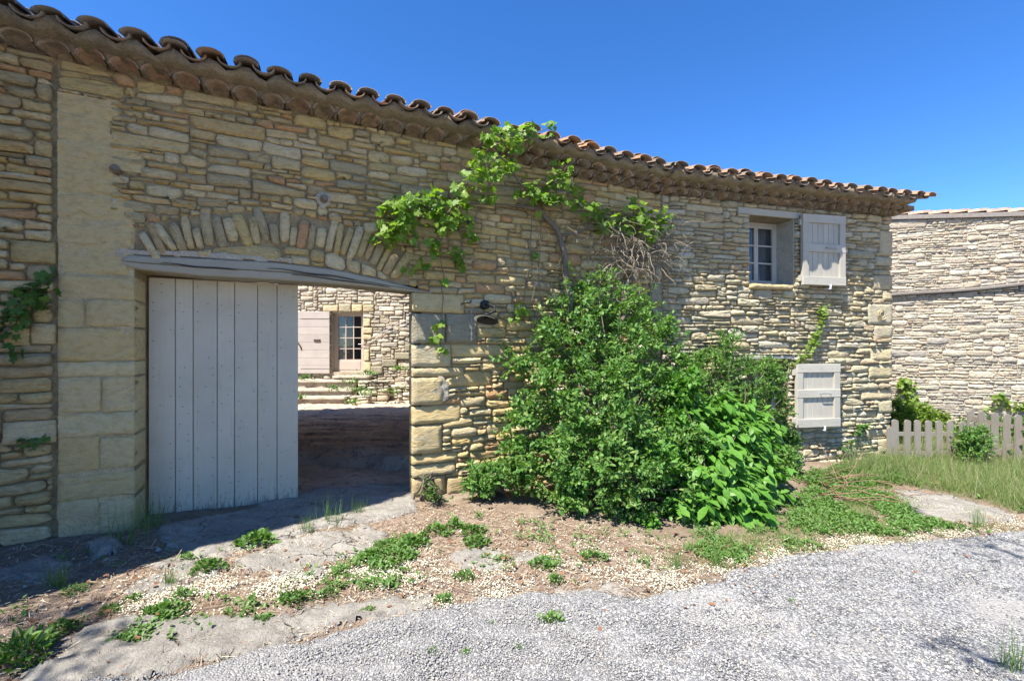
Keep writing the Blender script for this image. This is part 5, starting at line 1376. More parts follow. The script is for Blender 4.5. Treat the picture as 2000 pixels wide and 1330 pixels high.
vis = np.argsort((P[:, 1]-.35*P[:, 0]))[:]       # nearest to the lane first
def leafobj(name, me, p, d, n, s, w, parent):
    a, b, c = frames(np.array([d]), np.array([n])); a, b, c = a[0], b[0], c[0]
    M = Matrix(((a[0]*w, b[0]*s, c[0]*s, p[0]), (a[1]*w, b[1]*s, c[1]*s, p[1]), (a[2]*w, b[2]*s, c[2]*s, p[2]), (0, 0, 0, 1)))
    o = bpy.data.objects.new(name, me); return put(o, parent, M)
for j, i in enumerate(vis[:300]): leafobj('leaf', meshes[j % 3], P[i], D_[i], N_[i], S[i]*1.12, S[i]*1.12, bb_t)
r_ = vis[300:]; scatter_tri('foliage', BIG, P[r_], D_[r_], N_[r_], S[r_], S[r_], MAT['leaf_big'], bb_t, smooth=True)
stems(rb, gb(1400, 1010), [b[0] for b in bblobs]+[en[i] for i in rb.integers(0, len(en), 16)], .006).build('branches', MAT['bark'], bb_t, True)
shrub('lime_shoots', 'yellow green leafy shoots between the dark shrub and the large leaved bush', 'shrub', [blob(1330,760,34,1.15), blob(1350,740,22,1.1), blob(1320,820,28,1.2), blob(1310,1010,30,1.55, 1, .8), blob(1290,900,40,1.5), blob(1270,1020,24,1.5, 1, .8)], gb(1330, 1000), 330, 9, .07, MAT['leaf_big'], asp=.75, seed=12, stem=False)

# grape vine
vn = thing('grape_vine', gb(1180, 960), 'grape vine with bright leaves and bare stems trained across the facade, over the eaves', 'vine')
VC = [(770,420,38,.18),(760,460,28,.16),(795,395,32,.2),(790,450,30,.16),(850,395,34,.2),(860,430,36,.2),(895,385,30,.22),(900,420,26,.2),(925,340,28,.4),(940,310,26,.5),(955,380,22,.25),(960,275,26,.55),(985,262,24,.6),(1010,270,26,.6),(1035,258,20,.62),(1075,250,18,.62),
      (990,325,26,.35),(965,340,24,.3),(1030,370,30,.22),(1060,385,30,.22),(1090,345,28,.3),(1095,385,32,.22),(1130,380,24,.22),(1150,405,24,.2),(1175,430,26,.18),(1205,440,24,.18),(1240,400,24,.25),(1245,430,34,.25),(1285,425,26,.25),(1270,450,28,.25),(1295,440,20,.2),
      (850,480,20,.14),(895,500,20,.14),(905,520,14,.12),(830,510,16,.12),(800,530,14,.1),(866,550,8,.1),(1018,605,18,.12),(1000,622,12,.1),(855,630,12,.1),(850,655,12,.1),(862,682,7,.1),(920,460,18,.12),(1115,320,10,.4),(725,470,12,.1),(1040,500,10,.08)]
rv = np.random.default_rng(15); Pl = []; 
for (px, py, r_, d) in VC:
    c = WP(px, py, d); r = r_*c[1]/FPX; n = max(5, int(r_*r_/24))
    q = unit(n, rv)*rv.random((n, 1))**.5*np.array([r, min(r, .16), r])
    Pl.append(c+q)
P = np.concatenate(Pl); n = len(P)
D_ = unit(n, rv)*.7+[0, 0, -.55]; N_ = unit(n, rv)*.55+np.array([.1, -.65, .75]); S = rv.uniform(.04, .095, n)
P, D_, N_, S = front(P, D_, N_, S); n = len(P)
vmesh = [mk_mesh('leaf', [(v[0], v[1], v[2]*f) for v in VINE[0]], VINE[1], MAT['leaf_vine'], False) for f in (1., 2., -1.)]
o_ = np.argsort(-S)
for j, i in enumerate(o_[:300]): leafobj('leaf', vmesh[j % 3], P[i], D_[i], N_[i], S[i], S[i], vn)
r_ = o_[300:]; scatter_tri('foliage', VINE, P[r_], D_[r_], N_[r_], S[r_], S[r_], MAT['leaf_vine'], vn)
mb = MB()
def vp(l): return [WP(px, py, d) for (px, py, d) in l]
def wig(pts, rng, sub=4, a=.012):
    out = []
    for i in range(len(pts)-1):
        for k in range(sub): t = k/sub; out.append(np.array(pts[i])*(1-t)+np.array(pts[i+1])*t+rng.normal(0, a, 3))
    out.append(np.array(pts[-1])); return out
for pts, r0, r1 in [([(1215,640,.3),(1222,560,.15),(1250,515,.12),(1286,482,.12)], .045, .032), ([(1120,640,.3),(1106,512,.12),(1094,463,.1),(1056,410,.1),(1010,400,.1)], .042, .024),
        ([(1056,410,.1),(1000,330,.3),(960,285,.5),(1040,258,.62)], .016, .006), ([(1056,410,.1),(960,400,.1),(880,400,.12),(780,420,.14)], .014, .005), ([(1094,463,.1),(1170,440,.12),(1230,420,.2),(1290,430,.2)], .014, .006),
        ([(880,400,.12),(860,480,.1),(866,560,.06),(862,640,.05),(860,690,.05)], .006, .003), ([(920,440,.05),(950,380,.2),(985,330,.35)], .008, .004), ([(1010,400,.15),(1060,385,.2),(1095,350,.3),(1112,322,.4)], .008, .004), ([(780,420,.14),(750,445,.14),(728,470,.1)], .006, .003), ([(985,262,.6),(1040,258,.64),(1085,246,.6)], .006, .003), ([(860,430,.16),(895,390,.22),(930,330,.42),(960,285,.55)], .008, .004), ([(895,440,.14),(900,500,.14),(905,520,.12)], .005, .003), ([(1018,605,.06),(1000,622,.06),(985,626,.06)], .005, .003), ([(1040,440,.05),(1034,520,.06),(1020,600,.06)], .006, .004)]:
    q = wig(vp(pts), rv); mb.tube(q, list(np.linspace(r0, r1, len(q))), 6)
mb.build('stem', MAT['bark'], vn, True)
# dead twigs hanging below the vine
mb = MB()
def deadtwig(px, py, L, d, r=.004, droop=.8):
    p = np.array(WP(px, py, d)); v = np.array([rv.normal(0, .6), -abs(rv.normal(0, .3)), rv.normal(.05, .4)]); v /= np.linalg.norm(v)+1e-6; pts = [p]
    for i in range(7):
        v = v+rv.normal(0, .28, 3)+np.array([0, 0, -droop*.25]); v /= np.linalg.norm(v); p = p+v*L/7; pts.append(p)
    mb.tube(pts, list(np.linspace(r, r*.35, len(pts))), 4, False)
    return pts
for _ in range(240):
    px, py = rv.normal(1245, 36), rv.normal(482, 26); q = deadtwig(px, py, rv.uniform(.15, .5), .12+rv.random()*.12, rv.uniform(.003, .009))
for _ in range(35): deadtwig(rv.uniform(1040, 1200), rv.uniform(410, 470), rv.uniform(.15, .6), .08+rv.random()*.1, rv.uniform(.002, .005))
for _ in range(14): deadtwig(rv.uniform(1010, 1120), rv.uniform(440, 560), rv.uniform(.3, .9), .05, .003, 1.4)
for pts in [[(1038,400,.1),(1036,470,.07),(1040,560,.05),(1038,640,.05)], [(1285,480,.12),(1282,545,.1),(1268,590,.1)], [(1306,500,.1),(1304,560,.06),(1308,600,.06)], [(1235,480,.15),(1240,540,.14)], [(1260,440,.1),(1320,470,.05),(1400,455,.04)], [(1290,520,.08),(1345,540,.04)], [(1060,420,.1),(1050,520,.04),(1055,600,.04)],
            [(1290,470,.1),(1345,487,.05)], [(985,505,.04),(1000,560,.04),(1010,640,.04)], [(1355,585,.03),(1352,640,.03),(1350,720,.03)]]:
    q = wig(vp(pts), rv, 4, .008); mb.tube(q, list(np.linspace(.0055, .003, len(q))), 4)
mb.build('dead_twigs', MAT['twig'], vn, True, 'stuff')

# creepers
def creeper(name, label, cls, fr_pts, base, n, L, mat, seed, parent_label='creeper', spread=.06):
    rng = np.random.default_rng(seed); t = thing(name, base, label, 'climbing plant'); Q = np.array(fr_pts); i = rng.integers(0, len(Q)-1, n); u = rng.random((n, 1))
    w = np.linspace(1.2, .6, len(Q))[i][:, None]
    P = Q[i]*(1-u)+Q[i+1]*u+rng.normal(0, spread, (n, 3))*[1, .35, 1]*w
    D_ = unit(n, rng)*.6+[0, 0, -.5]; N_ = unit(n, rng)*.5+np.array([0, -.8, .6]); S = rng.uniform(.6, 1.15, n)*L
    scatter_tri('foliage', VINE, P, D_, N_, S, S, mat, t); mb = MB(); q = wig(list(Q), rng, 3, .008); mb.tube(q, list(np.linspace(.006, .003, len(q))), 5); mb.build('stem', MAT['bark'], t, True); return t
def PAp(l, d=.07): return [np.array(A(*wA(px, py, d), d)) for (px, py) in l]
def PBp(l, d=.08): return [np.array(B(*wB(px, py, d), d)) for (px, py) in l]
creeper('ivy_sprig', 'dark lobed ivy climbing the left edge wall beside the joint', 0, PAp([(-20,690),(10,650),(25,615),(50,585),(70,560),(95,545)]), A(-4.6, 1.4, .07), 100, .075, MAT['leaf_ivy'], 2, spread=.075)
creeper('ivy_sprig', 'little green ivy tuft low on the left edge wall', 0, PAp([(40,865),(70,862),(90,858)]), A(-4.2, .7, .07), 16, .05, MAT['leaf_ivy'], 3, spread=.02)
creeper('creeper_sprig', 'green creeper climbing from the lower shutter up the house front', 0, PBp([(1555,715),(1575,690),(1590,665),(1602,640),(1608,620),(1610,600)]), B(2.3, 1.3, .07), 110, .06, MAT['leaf_lime'], 4, spread=.04)
creeper('creeper_sprig', 'yellow green sprig over the lower window lintel', 0, PBp([(1470,706),(1500,700),(1530,708),(1555,712)]), B(1.6, 1.4, .07), 40, .05, MAT['leaf_lime'], 5, spread=.03)
creeper('ivy_sprig', 'small ivy at the house foot below the lower shutter', 0, PBp([(1640,905),(1660,870),(1680,840),(1688,828)]), B(3.2, -.1, .07), 70, .055, MAT['leaf_ivy'], 6, spread=.04)
cw = [np.array(D(*wD(px, py), .1)) for (px, py) in [(1735,840),(1765,810),(1785,790),(1770,760),(1755,745),(1775,745)]]
creeper('wall_creeper', 'lime green creeper on the pale rear building behind the fence', 0, cw, D(0, 0, .1), 200, .09, MAT['leaf_lime'], 7, spread=.10)

# ------------------------------------------------------------------ fence and gate
def picket(parent, cxp, Yp, w, zt, zb, name='picket', tilt=0.):
    mb = MB(); x0, x1 = cxp-w/2, cxp+w/2; n = 6; P = []
    pts = [(x0, zb), (x1, zb), (x1, zt-.035)]+[(cxp+w/2*math.cos(a), zt-.035+.035*math.sin(a)) for a in np.linspace(0, math.pi, n+2)[1:-1]]+[(x0, zt-.035)]
    m = len(pts); V = [(x+tilt*(z-zb), Yp-.011, z) for x, z in pts]+[(x+tilt*(z-zb), Yp+.011, z) for x, z in pts]
    F = [tuple(range(m)), tuple(reversed(range(m, 2*m)))]+[(k, m+k, m+(k+1) % m, (k+1) % m) for k in range(m)]
    return part(name, V, F, MAT['fence'], parent, False)
fence = thing('picket_fence', (7.0, 7.3, -.3), 'low weathered round topped picket fence running right from the house corner', 'fence')
YF = 7.25
for (px, ty, by) in [(1738,834,900),(1750,819,905),(1771,820,905),(1792,820,900),(1814,821,913),(1836,821,900),(1857,822,900),(1879,823,903),(1903,824,903),(1926,826,903)]:
    x = (px-1000)/FPX*YF; picket(fence, x, YF+rv.normal(0, .004), .098, EYE-(ty-HY)/FPX*YF, -.38, tilt=rv.normal(0, .012))
for z in (.19, -.12):
    mb = MB(); mb.box((1733-1000)/FPX*YF, (1932-1000)/FPX*YF, YF+.012, YF+.045, z-.03, z+.03); mb.build('rail', MAT['fence'], fence)
mb = MB(); mb.box(6.03, 6.10, YF+.03, YF+.1, -.4, .30); mb.build('post', MAT['fence'], fence)
pg = thing('picket_gate', (7.8, 7.0, -.3), 'taller picket gate with a diagonal brace standing at the right edge', 'gate')
gpx = [(1895,802,7.75),(1918,803,7.55),(1942,805,7.3),(1965,808,7.15),(1989,810,7.0),(2013,812,6.85),(2037,814,6.7)]
for (px, ty, Yq) in gpx: picket(pg, (px-1000)/FPX*Yq, Yq, .105, EYE-(ty-HY)/FPX*Yq, -.34, tilt=rv.normal(0, .01))
def gpt(i, z, dy): px, ty, Yq = gpx[i]; return ((px-1000)/FPX*Yq+.0, Yq+dy, z)
for (za, zb_) in [(.36, .33), (-.22, -.06)]:
    a, b = gpt(0, za, .013), gpt(6, zb_, .013); mb = MB(); h = .035
    mb.hexa([(a[0],a[1],a[2]-h), (b[0],b[1],b[2]-h), (b[0],b[1]+.03,b[2]-h), (a[0],a[1]+.03,a[2]-h), (a[0],a[1],a[2]+h), (b[0],b[1],b[2]+h), (b[0],b[1]+.03,b[2]+h), (a[0],a[1]+.03,a[2]+h)]); mb.build('rail', MAT['fence'], pg)
a, b = gpt(2, -.15, .014), gpt(6, .30, .014); mb = MB(); h = .035
mb.hexa([(a[0],a[1],a[2]-h), (b[0],b[1],b[2]-h), (b[0],b[1]+.028,b[2]-h), (a[0],a[1]+.028,a[2]-h), (a[0],a[1],a[2]+h), (b[0],b[1],b[2]+h), (b[0],b[1]+.028,b[2]+h), (a[0],a[1]+.028,a[2]+h)]); mb.build('brace', MAT['fence'], pg)
def pb(px, py, r, Y, fz=1.): return (np.array([(px-1000)/FPX*Y, Y, EYE-(py-HY)/FPX*Y]), (r*Y/FPX, r*Y/FPX, r*Y/FPX*fz))
shrub('round_bush', 'rounded green bush growing in front of the picket fence', 'shrub', [pb(1900,868,30,7.0), pb(1885,850,20,7.0), pb(1915,850,22,7.05), pb(1895,895,24,6.95)], ((1900-1000)/FPX*7., 7.0, -.27), 420, 13, .042, MAT['leaf_shrub'], seed=21, fr=False)
shrub('lime_bush', 'yellow green bush behind the fence next to the house corner', 'shrub', [pb(1760,800,26,9.), pb(1795,812,28,9.2), pb(1740,820,18,9.), pb(1830,822,20,9.2), pb(1770,850,30,9.), pb(1830,860,30,9.)], ((1780-1000)/FPX*9., 9.0, -.3), 700, 11, .07, MAT['leaf_lime'], seed=22, fr=False, asp=.6)
shrub('garden_bush', 'green bushes behind the picket gate at the right edge', 'shrub', [pb(1940,850,30,9.), pb(1985,850,34,9.), pb(1890,840,26,9.3), pb(2030,850,40,9.), pb(1960,880,34,8.6), pb(1985,830,14,9.), pb(1945,825,16,9.2)], ((1960-1000)/FPX*9., 9.0, -.3), 900, 11, .06, MAT['leaf_ivy'], seed=23, fr=False, asp=.6)
creeper('wall_creeper', 'thin trailing plant on the rear building above the picket gate', 0, [np.array(D(*wD(px, py), .1)) for (px, py) in [(1930,800),(1945,775),(1965,790),(1990,795),(2010,785)]], D(2.5, 0, .1), 60, .09, MAT['leaf_lime'], 8, spread=.07)

# ------------------------------------------------------------------ grass, weeds
rg = np.random.default_rng(51)
def grass_in(poly, n, L, mat, name, label, cat, lean=.5, W=.004, mask=None):
    P0 = np.array(poly); lo, hi = P0.min(0), P0.max(0); Q = rg.random((n*3, 2))*(hi-lo)+lo; k = sdist(poly, Q[:,0], Q[:,1]) > rg.normal(0, .08, len(Q))
    Q = Q[k]
    ml = np.array([nz(q[0]*2.2, q[1]*2.2, 9)+.6*nz(q[0]*7, q[1]*7, 3) for q in Q]); Q = Q[ml > rg.normal(-.05, .22, len(Q)) - (0 if mask is None else mask)][:n]; n = len(Q)
    P = np.stack([Q[:,0], Q[:,1], gz(Q[:,0], Q[:,1])-.005], -1); D_ = unit(n, rg)*lean+[0, 0, 1.]; N_ = unit(n, rg)*[1, 1, .2]
    S = L*rg.uniform(.4, 1.25, n)*np.array([1+.9*nz(q[0]*1.5, q[1]*2.5, 33)+.7*nz(q[0]*6, q[1]*6, 35) for q in Q]).clip(.3, 2.2); return scatter_tri(name, BLADE, P, D_, N_, S, np.full(n, W)*rg.uniform(.7, 1.4, n), mat, lab=label, cat=cat)
GR = gpoly([(1290,1060),(1450,1040),(1560,1000),(1600,940),(1740,950),(1790,1010),(1880,1030),(1800,1050),(1600,1078),(1420,1110),(1300,1110)])
grass_in(GR, 15000, .06, MAT['grass'], 'short_grass', 'short meadow grass between the bushes and the gravel road', 'grass', .8, .004, .1)
TG = gpoly([(1600,935),(1700,905),(1740,888),(2100,885),(2150,1010),(1990,1000),(1850,965),(1750,945)])
grass_in(TG, 21000, .17, MAT['grass'], 'tall_grass', 'tall wild grass in front of the picket fence', 'grass', .55, .0045, .5)
grass_in(TG, 3500, .26, MAT['drygrass'], 'dry_grass', 'pale dry grass stems mixed into the tall grass by the fence', 'grass', .5, .003, .6)
grass_in(gpoly([(1560,1005),(1640,990),(1800,1010),(1960,1045),(2000,1012),(1850,1000),(1700,960)]), 1500, .06, MAT['grass'], 'edge_grass', 'grass tufts along the stone path edge', 'grass', .9)
grass_in([(5.5, 7.5), (13, 7.5), (13, 10.3), (8.7, 10.6), (6.5, 9.5)], 9000, .22, MAT['grass'], 'garden_grass', 'long grass in the garden behind the fence', 'grass', .6, .006, .5)
grass_in(VERGE, 2600, .05, MAT['grass'], 'sparse_grass', 'sparse thin grass blades dotted over the dirt verge', 'grass', .9, .003, -.35)
# leafy ground cover
def cover(poly, n, L, mat, name, label, cat, k=5, mask=.0, th=0.):
    P0 = np.array(poly); lo, hi = P0.min(0), P0.max(0); Q = rg.random((n*3, 2))*(hi-lo)+lo; Q = Q[sdist(poly, Q[:,0], Q[:,1]) > rg.normal(0, .06, len(Q))]
    ml = np.array([nz(q[0]*2.6, q[1]*2.6, 19)+.6*nz(q[0]*8, q[1]*8, 13) for q in Q]); Q = Q[ml > rg.normal(th, .12, len(Q))][:n]; n = len(Q)
    Q = np.repeat(Q, k, 0); n = len(Q); a = rg.uniform(0, 2*math.pi, n); P = np.stack([Q[:,0], Q[:,1], gz(Q[:,0], Q[:,1])+rg.uniform(.005, .04, n)], -1)+rg.normal(0, .012, (n, 3))*[1, 1, 0]
    D_ = np.stack([np.cos(a), np.sin(a), rg.uniform(.1, .9, n)], -1); N_ = np.tile([0, 0, 1.], (n, 1))+rg.normal(0, .3, (n, 3))
    S = L*rg.uniform(.5, 1.2, n); return scatter_tri(name, WEED, P, D_, N_, S, S*.55, mat, lab=label, cat=cat)
cover(gpoly([(1600,945),(1720,960),(1790,1010),(1880,1035),(1750,1050),(1560,1040),(1540,990)]), 2600, .032, MAT['weed'], 'clover_patch', 'bright green leafy ground cover left of the stone path', 'ground cover', th=-.15)
cover(gpoly([(1290,1050),(1560,1000),(1640,1060),(1430,1100),(1300,1110)]), 1100, .03, MAT['weed'], 'low_weeds', 'sparse low weeds between the large leaved bush and the road', 'ground cover', th=.1)
cover(gpoly([(640,1130),(720,1080),(840,1040),(880,1060),(800,1110),(760,1160),(680,1160)]), 520, .032, MAT['weed'], 'low_weeds', 'patchy low weeds amid blossom right of the gateway slab', 'ground cover', th=.0)
cover(gpoly([(0,1090),(300,1050),(640,1080),(980,1010),(1280,1080),(1200,1130),(900,1130),(600,1200),(300,1230),(0,1270)]), 380, .03, MAT['weed'], 'scattered_seedlings', 'tiny scattered seedlings over the whole dirt verge', 'ground cover', 4, th=.25)
cover(TG, 1500, .05, MAT['weed'], 'meadow_weeds', 'leafy weeds growing through the tall grass by the fence', 'ground cover', 7, th=.1)
grass_in(TG, 5000, .30, MAT['grass'], 'long_grass_stems', 'longer bent grass stems standing out of the meadow grass', 'grass', .5, .0035, .2)
cover(gpoly([(1560,930),(1740,895),(1790,930),(1700,960),(1600,960)]), 1500, .045, MAT['leaf_ivy'], 'nettle_patch', 'dark weeds at the house foot near the corner', 'ground cover', 6, th=-.3)
cover(gpoly([(200,1230),(450,1180),(640,1160),(560,1190),(420,1215),(250,1260)]), 240, .03, MAT['weed'], 'crack_weeds', 'small weeds rooted in the cracks between slabs at lower left', 'ground cover', 5, th=.05)
cover(gpoly([(880,1000),(1300,1050),(1300,1120),(1000,1130),(860,1080)]), 260, .03, MAT['weed'], 'low_weeds', 'thin low weeds on the open dirt below the big shrub', 'ground cover', 5, th=.15)
# individual weeds
def weed(px, py, wpx, kind, label, mat='weed', n=None):
    g = G(px, py+wpx*.25); Y = g[1]; r = wpx*.5*Y/FPX; t_cat = {'r': 'weed', 'g': 'grass tuft', 's': 'seedling'}[kind]
    if kind == 'r':
        st = rg.random(); n = n or int((90 if st < .6 else 60)+wpx*2.2); q = rg.random(n)**.5; a = rg.uniform(0, 2*math.pi, n); el = rg.uniform(.8, 1.25)
        hgt = r*rg.uniform(.5, .95)*(1-q**2)*rg.random(n)**.5
        wob_ = 1+.35*np.sin(a*3+rg.uniform(0, 6)); P = np.stack([g[0]+np.cos(a)*q*r*wob_*el, g[1]+np.sin(a)*q*r*wob_, g[2]+.006+hgt], -1)
        D_ = np.stack([np.cos(a)*q+rg.normal(0, .5, n), np.sin(a)*q+rg.normal(0, .5, n), rg.uniform(.0, 1.1, n)], -1); N_ = np.tile([0, 0, 1.], (n, 1))+rg.normal(0, .45, (n, 3))
        S = r*rg.uniform(.2, .5, n)*(1 if st < .6 else 1.5); T = WEED; W = S*(.6 if st < .6 else .26)
    elif kind == 'g':
        n = n or 55; a = rg.uniform(0, 2*math.pi, n); P = np.stack([g[0]+rg.normal(0, r*.35, n), g[1]+rg.normal(0, r*.2, n), np.full(n, g[2]-.003)], -1)
        D_ = np.stack([np.cos(a)*rg.uniform(.1, .95, n), np.sin(a)*rg.uniform(.1, .95, n), np.ones(n)], -1); N_ = np.stack([-np.cos(a), -np.sin(a), np.full(n, .4)], -1); S = r*2.0*rg.uniform(.4, 1.2, n); T = BLADE; W = rg.uniform(.002, .005, n)
    V, F = replicate(*T, P, D_, N_, S, W)
    nm = {'r': 'weed', 'g': 'grass_tuft'}[kind]
    o = bpy.data.objects.new(nm, mk_mesh(nm, V-np.array(g), F, MAT[mat], kind == 'r')); put(o, None, Matrix.Translation(Vector([float(c) for c in g])))
    tag(o, label, t_cat)
for w in [(500,1045,62,'r','leafy weed clump at the shade edge just below the gate leaf'), (405,1100,46,'r','star shaped weed on the dirt left of the long limestone outcrop'), (330,1135,44,'g','thin grass tuft between the two shaded slabs, lower left'),
          (357,1160,34,'r','small bright weed at the right end of the grey slab, lower left'), (325,1185,48,'r','bright weed clump above the cracked limestone shelf, lower left'), (263,1165,26,'r','narrow weed beside the grey half shaded slab'),
          (216,1187,28,'r','little lime green weed in blossom at the left of the bright chip'), (145,1152,30,'r','small weed standing alone on sunlit dirt near the left edge'), (122,1222,44,'r','dark green weed beside the dappled tree shadow, lower left'),
          (38,1268,88,'r','large dark leafy rosette in the bottom left corner'), (290,1195,36,'r','spreading weed touching the upper edge of the cracked shelf'), (242,1245,32,'r','olive weed growing in a crack of the limestone shelf'),
          (510,1207,38,'r','single weed rosette in the dirt pocket at the shelf rim'), (365,1087,28,'r','pale weed in the shade below the gate leaf'), (755,1060,38,'r','round weed tuft right of the long limestone outcrop'), (722,1078,34,'r','upright broad weed left of the round tuft'),
          (805,1052,50,'r','wide sprawling weed in front of the gate jamb'), (852,1030,42,'r','bright green bushy weed in front of the right gate jamb'), (888,1020,36,'r','grey green weed behind the bushy one by the jamb'),
          (922,1030,40,'r','tall bright weed column nearest the wall foot'), (930,1055,44,'r','dense bright weed just in front of the tall weed column'), (985,1090,24,'r','small weed between the grey outcrop and the low slab'), (1060,1095,42,'r','weed tuft right of the bright low slab'),
          (1157,1083,38,'r','blue green weed on the open dirt below the big shrub'), (907,1120,34,'r','flat weed in front of the grey outcrop'), (865,1167,34,'r','weed at the right tip of the cracked shelf by the road'), (720,1190,24,'r','sparse dry weed on the shelf near the road'),
          (843,1270,28,'r','small weed growing in the gravel at bottom centre'), (909,1277,24,'r','compact weed in gravel right of the small bottom centre one'), (1008,1266,22,'r','tiny weed in gravel, rightmost of the three at the bottom'), (1078,1205,42,'r','low weed in gravel right of centre'),
          (960,1218,18,'r','tiny lone weed in the gravel below the verge'), (1545,1175,18,'r','tiny weed speck on the open gravel road'), (575,1165,40,'r','lime green weed in the blossom drift, middle of verge'), (640,1155,30,'r','weed on the blossom drift above the shelf'), (1085,1130,30,'r','weed in the blossom band near the road'),
          (645,1010,60,'g','tall grass tuft on the sunny apron in the gateway'), (598,1030,40,'g','grass tuft at the lower corner of the gate leaf'), (700,995,40,'g','wispy grass tuft in the gateway near the jamb'), (240,1040,90,'g','tall dark grass at the foot of the left pilaster'),
          (295,1012,80,'g','tall dark grass between pilaster and gate leaf'), (110,1135,50,'g','thin grass in shade near the left edge'), (1975,1290,90,'g','grass clump at the right edge of the gravel'), (1700,1010,40,'g','grass tuft beside the stone path'), (1910,1020,48,'g','dark grass tuft at the road end of the stone path'),
          (1320,1100,44,'g','grass tuft at the road edge below the large leaved bush'), (1400,1095,44,'g','grass tuft on the road edge right of the bush shadow')]:
    weed(*w)
shrub('seedling', 'small upright seedling at the foot of the right gate jamb', 'seedling', [pb(842,958,16,4.55), pb(835,940,10,4.6)], gb(842, 975), 40, 9, .03, MAT['leaf_ivy'], seed=61, fr=False)
rt = np.random.default_rng(3)
for (px, py, d, lab) in [(806, 212, .25, 'tuft of grass growing on the roof tiles above the gateway'), (922, 225, .2, 'spindly weed growing on the roof left of the vine'), (1570, 364, .2, 'small weed on the roof tiles over the upper window')]:
    p = WP(px, py, -.15); n = 26; a = rt.uniform(0, 6.28, n); P = np.array(p)+rt.normal(0, .03, (n, 3))*[1, 1, .2]-[0, 0, .06]
    V, F = replicate(*BLADE, P, np.stack([np.cos(a)*.4, np.sin(a)*.4, np.ones(n)], -1), unit(n, rt), rt.uniform(.05, .14, n), np.full(n, .006)); o = part('roof_weed', V, F, MAT['weed']); tag(o, lab, 'weed')
# weeds on the courtyard steps
mb_P = []
for (px, py, Y, r) in [(722,730,15.0,.25),(700,760,14.6,.3),(720,768,14.5,.35),(690,785,14.2,.25),(780,720,15.3,.25),(600,738,15.3,.2),(655,758,14.9,.25),(770,765,14.9,.3),(590,775,14.4,.2),(690,745,14.8,.3)]:
    n = 45; c = np.array([(px-1000)/FPX*Y, Y-.15, EYE-(py-HY)/FPX*Y]); mb_P.append(c+rt.normal(0, .5, (n, 3))*[r, r*.4, r*.35])
P = np.concatenate(mb_P); n = len(P)
scatter_tri('courtyard_weeds', WEED, P, unit(n, rt)*.6+[0, 0, .6], unit(n, rt)*.4+[0, -.3, 1], rt.uniform(.06, .13, n), rt.uniform(.03, .06, n), MAT['weed'], lab='green weeds sprouting from the courtyard steps and wall foot', cat='weeds')
# cut reddish branches by the path
cb = thing('cut_branches', gb(1620, 950), 'heap of cut reddish bare branches lying at the house foot', 'branches'); mb = MB()
for _ in range(26):
    g = G(rt.uniform(1575, 1660), rt.uniform(925, 985)); p = np.array(g)+[0, 0, .05]; v = np.array([rt.normal(.6, .7), rt.normal(0, .4), rt.normal(.12, .16)]); v /= np.linalg.norm(v); pts = [p]
    for i in range(5): v = v+rt.normal(0, .12, 3)-[0, 0, .05]; v /= np.linalg.norm(v); p = p+v*rt.uniform(.08, .16); p[2] = max(p[2], float(gz(p[0], p[1]))+.02); pts.append(p)
    mb.tube(pts, list(np.linspace(.006, .003, 6)), 5)
for l in [[(1640,935),(1720,948),(1790,965),(1840,972)], [(1600,950),(1680,968),(1760,985)], [(1740,965),(1770,974),(1800,972)]]:
    q = wig([np.array(G(*p))+[0, 0, .04] for p in l], rt, 4, .01); mb.tube(q, [.006]*len(q), 5)
mb.build('branch', MAT['twig_red'], cb, True)

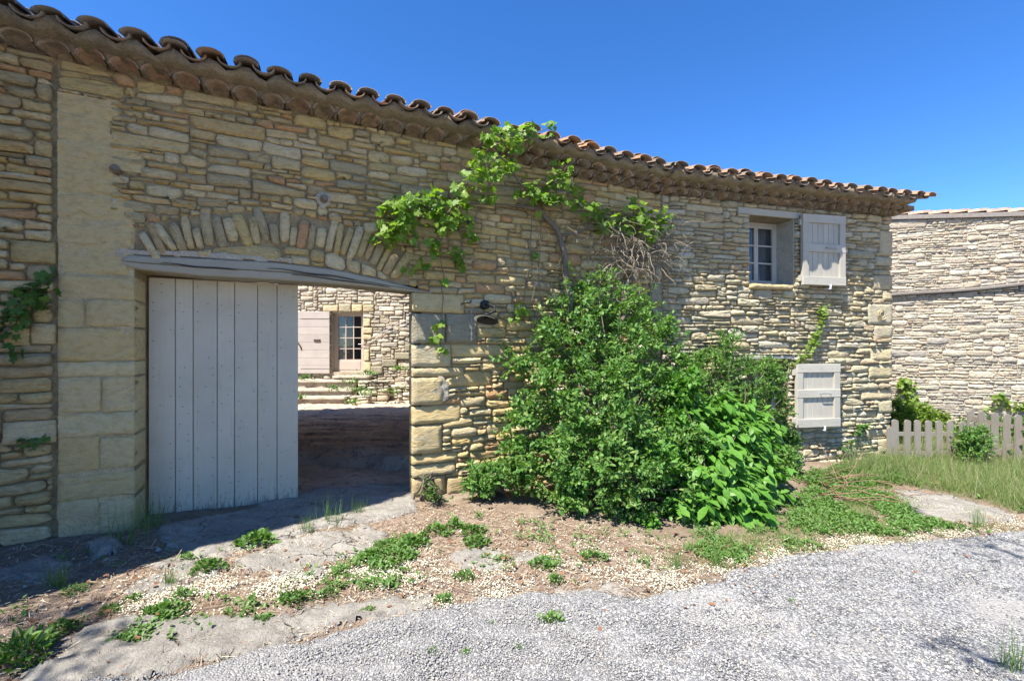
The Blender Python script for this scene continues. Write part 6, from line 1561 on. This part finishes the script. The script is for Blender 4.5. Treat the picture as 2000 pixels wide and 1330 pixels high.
# ------------------------------------------------------------------ trees outside the frame whose shade falls into it
def tree(name, label, base, h, targets, n_leaf, seed, L=.07):
    rng = np.random.default_rng(seed); t = thing(name, base, label, 'tree'); b = Vector(base); mb = MB()
    top = b+Vector((0, 0, h)); pts = [b+Vector((0, 0, -.2)), b+Vector((.05, .03, h*.35)), b+Vector((-.03, .06, h*.7)), top]; mb.tube(pts, [.16, .13, .09, .05], 8); mb.build('trunk', MAT['bark'], t, True)
    mb = MB(); Ps = []
    for (c, r) in targets:
        c = Vector(c); st = b+Vector((0, 0, h*rng.uniform(.5, .85))); q = [st.lerp(c, u)+Vector(rng.normal(0, .05, 3)) for u in np.linspace(0, 1, 6)]; mb.tube(q, list(np.linspace(.045, .01, 6)), 5)
        n = int(n_leaf*(r/.5)**2); Ps.append(np.array(c)+unit(n, rng)*(rng.random((n, 1))**.4)*r*np.array([1, 1, .6]))
    mb.build('branches', MAT['bark'], t, True); P = np.concatenate(Ps); n = len(P)
    scatter_tri('crown', LEAF, P, unit(n, rng), unit(n, rng)*.6+[0, 0, 1.], rng.uniform(.6, 1.2, n)*L, rng.uniform(.5, 1., n)*L*.7, MAT['leaf_shrub'], t)
def shadow_src(px, py, h):
    g = G(px, py); v = np.array(SUNV)/SUNV.z*(h-g[2]); return tuple(float(q) for q in g+v)
tree('shade_tree', 'leafy tree behind the viewer on the left, casting the dappled shade at lower left', (-4.6, -1.3, 0), 5.2,
     [(shadow_src(20,1290,4.6), .45), (shadow_src(60,1190,4.8), .35), (shadow_src(180,1245,4.5), .25), (shadow_src(200,1200,4.8), .25), (shadow_src(90,1330,4.8), .4), (shadow_src(160,1185,4.6), .2), (shadow_src(-80,1240,4.9), .6), ((-4.8, -1.2, 5.6), 1.0), ((-4., -2., 5.2), .9), ((-5.2, -.6, 4.9), .8)], 200, 71)
tree('shade_tree', 'leafy tree behind the viewer on the right, casting small shadows on the gravel', (3.6, -2.2, 0), 5.2,
     [(shadow_src(1905,1062,5.0), .20), (shadow_src(1950,1075,5.1), .16), (shadow_src(1930,1090,5.2), .12), (shadow_src(1850,1265,5.2), .16), (shadow_src(1890,1285,5.1), .16), (shadow_src(1975,1310,5.1), .22), (shadow_src(1790,998,5.4), .12), ((3.6, -2.2, 6), 1.2), ((4.4, -1.2, 5.4), .9), ((2.8, -2.8, 5.3), .9)], 200, 72)

# ------------------------------------------------------------------ repeats of one kind share a group phrase
GRP = {'weed': 'weeds growing in the verge and gravel', 'grass_tuft': 'grass tufts along the wall and road', 'limestone_slab': 'flat limestone outcrops in front of the wall',
       'leafy_shrub': 'dark small leaved shrubs against the wall', 'ivy_sprig': 'ivy sprigs on the walls', 'creeper_sprig': 'creeper sprigs on the house front', 'wall_creeper': 'creepers on the rear building',
       'roof_weed': 'little weeds on the roof edge', 'shade_tree': 'trees behind the viewer'}
for o in bpy.data.objects:
    k = o.name.split('.')[0]
    if o.parent is None and k in GRP and 'category' in o: o['group'] = GRP[k]
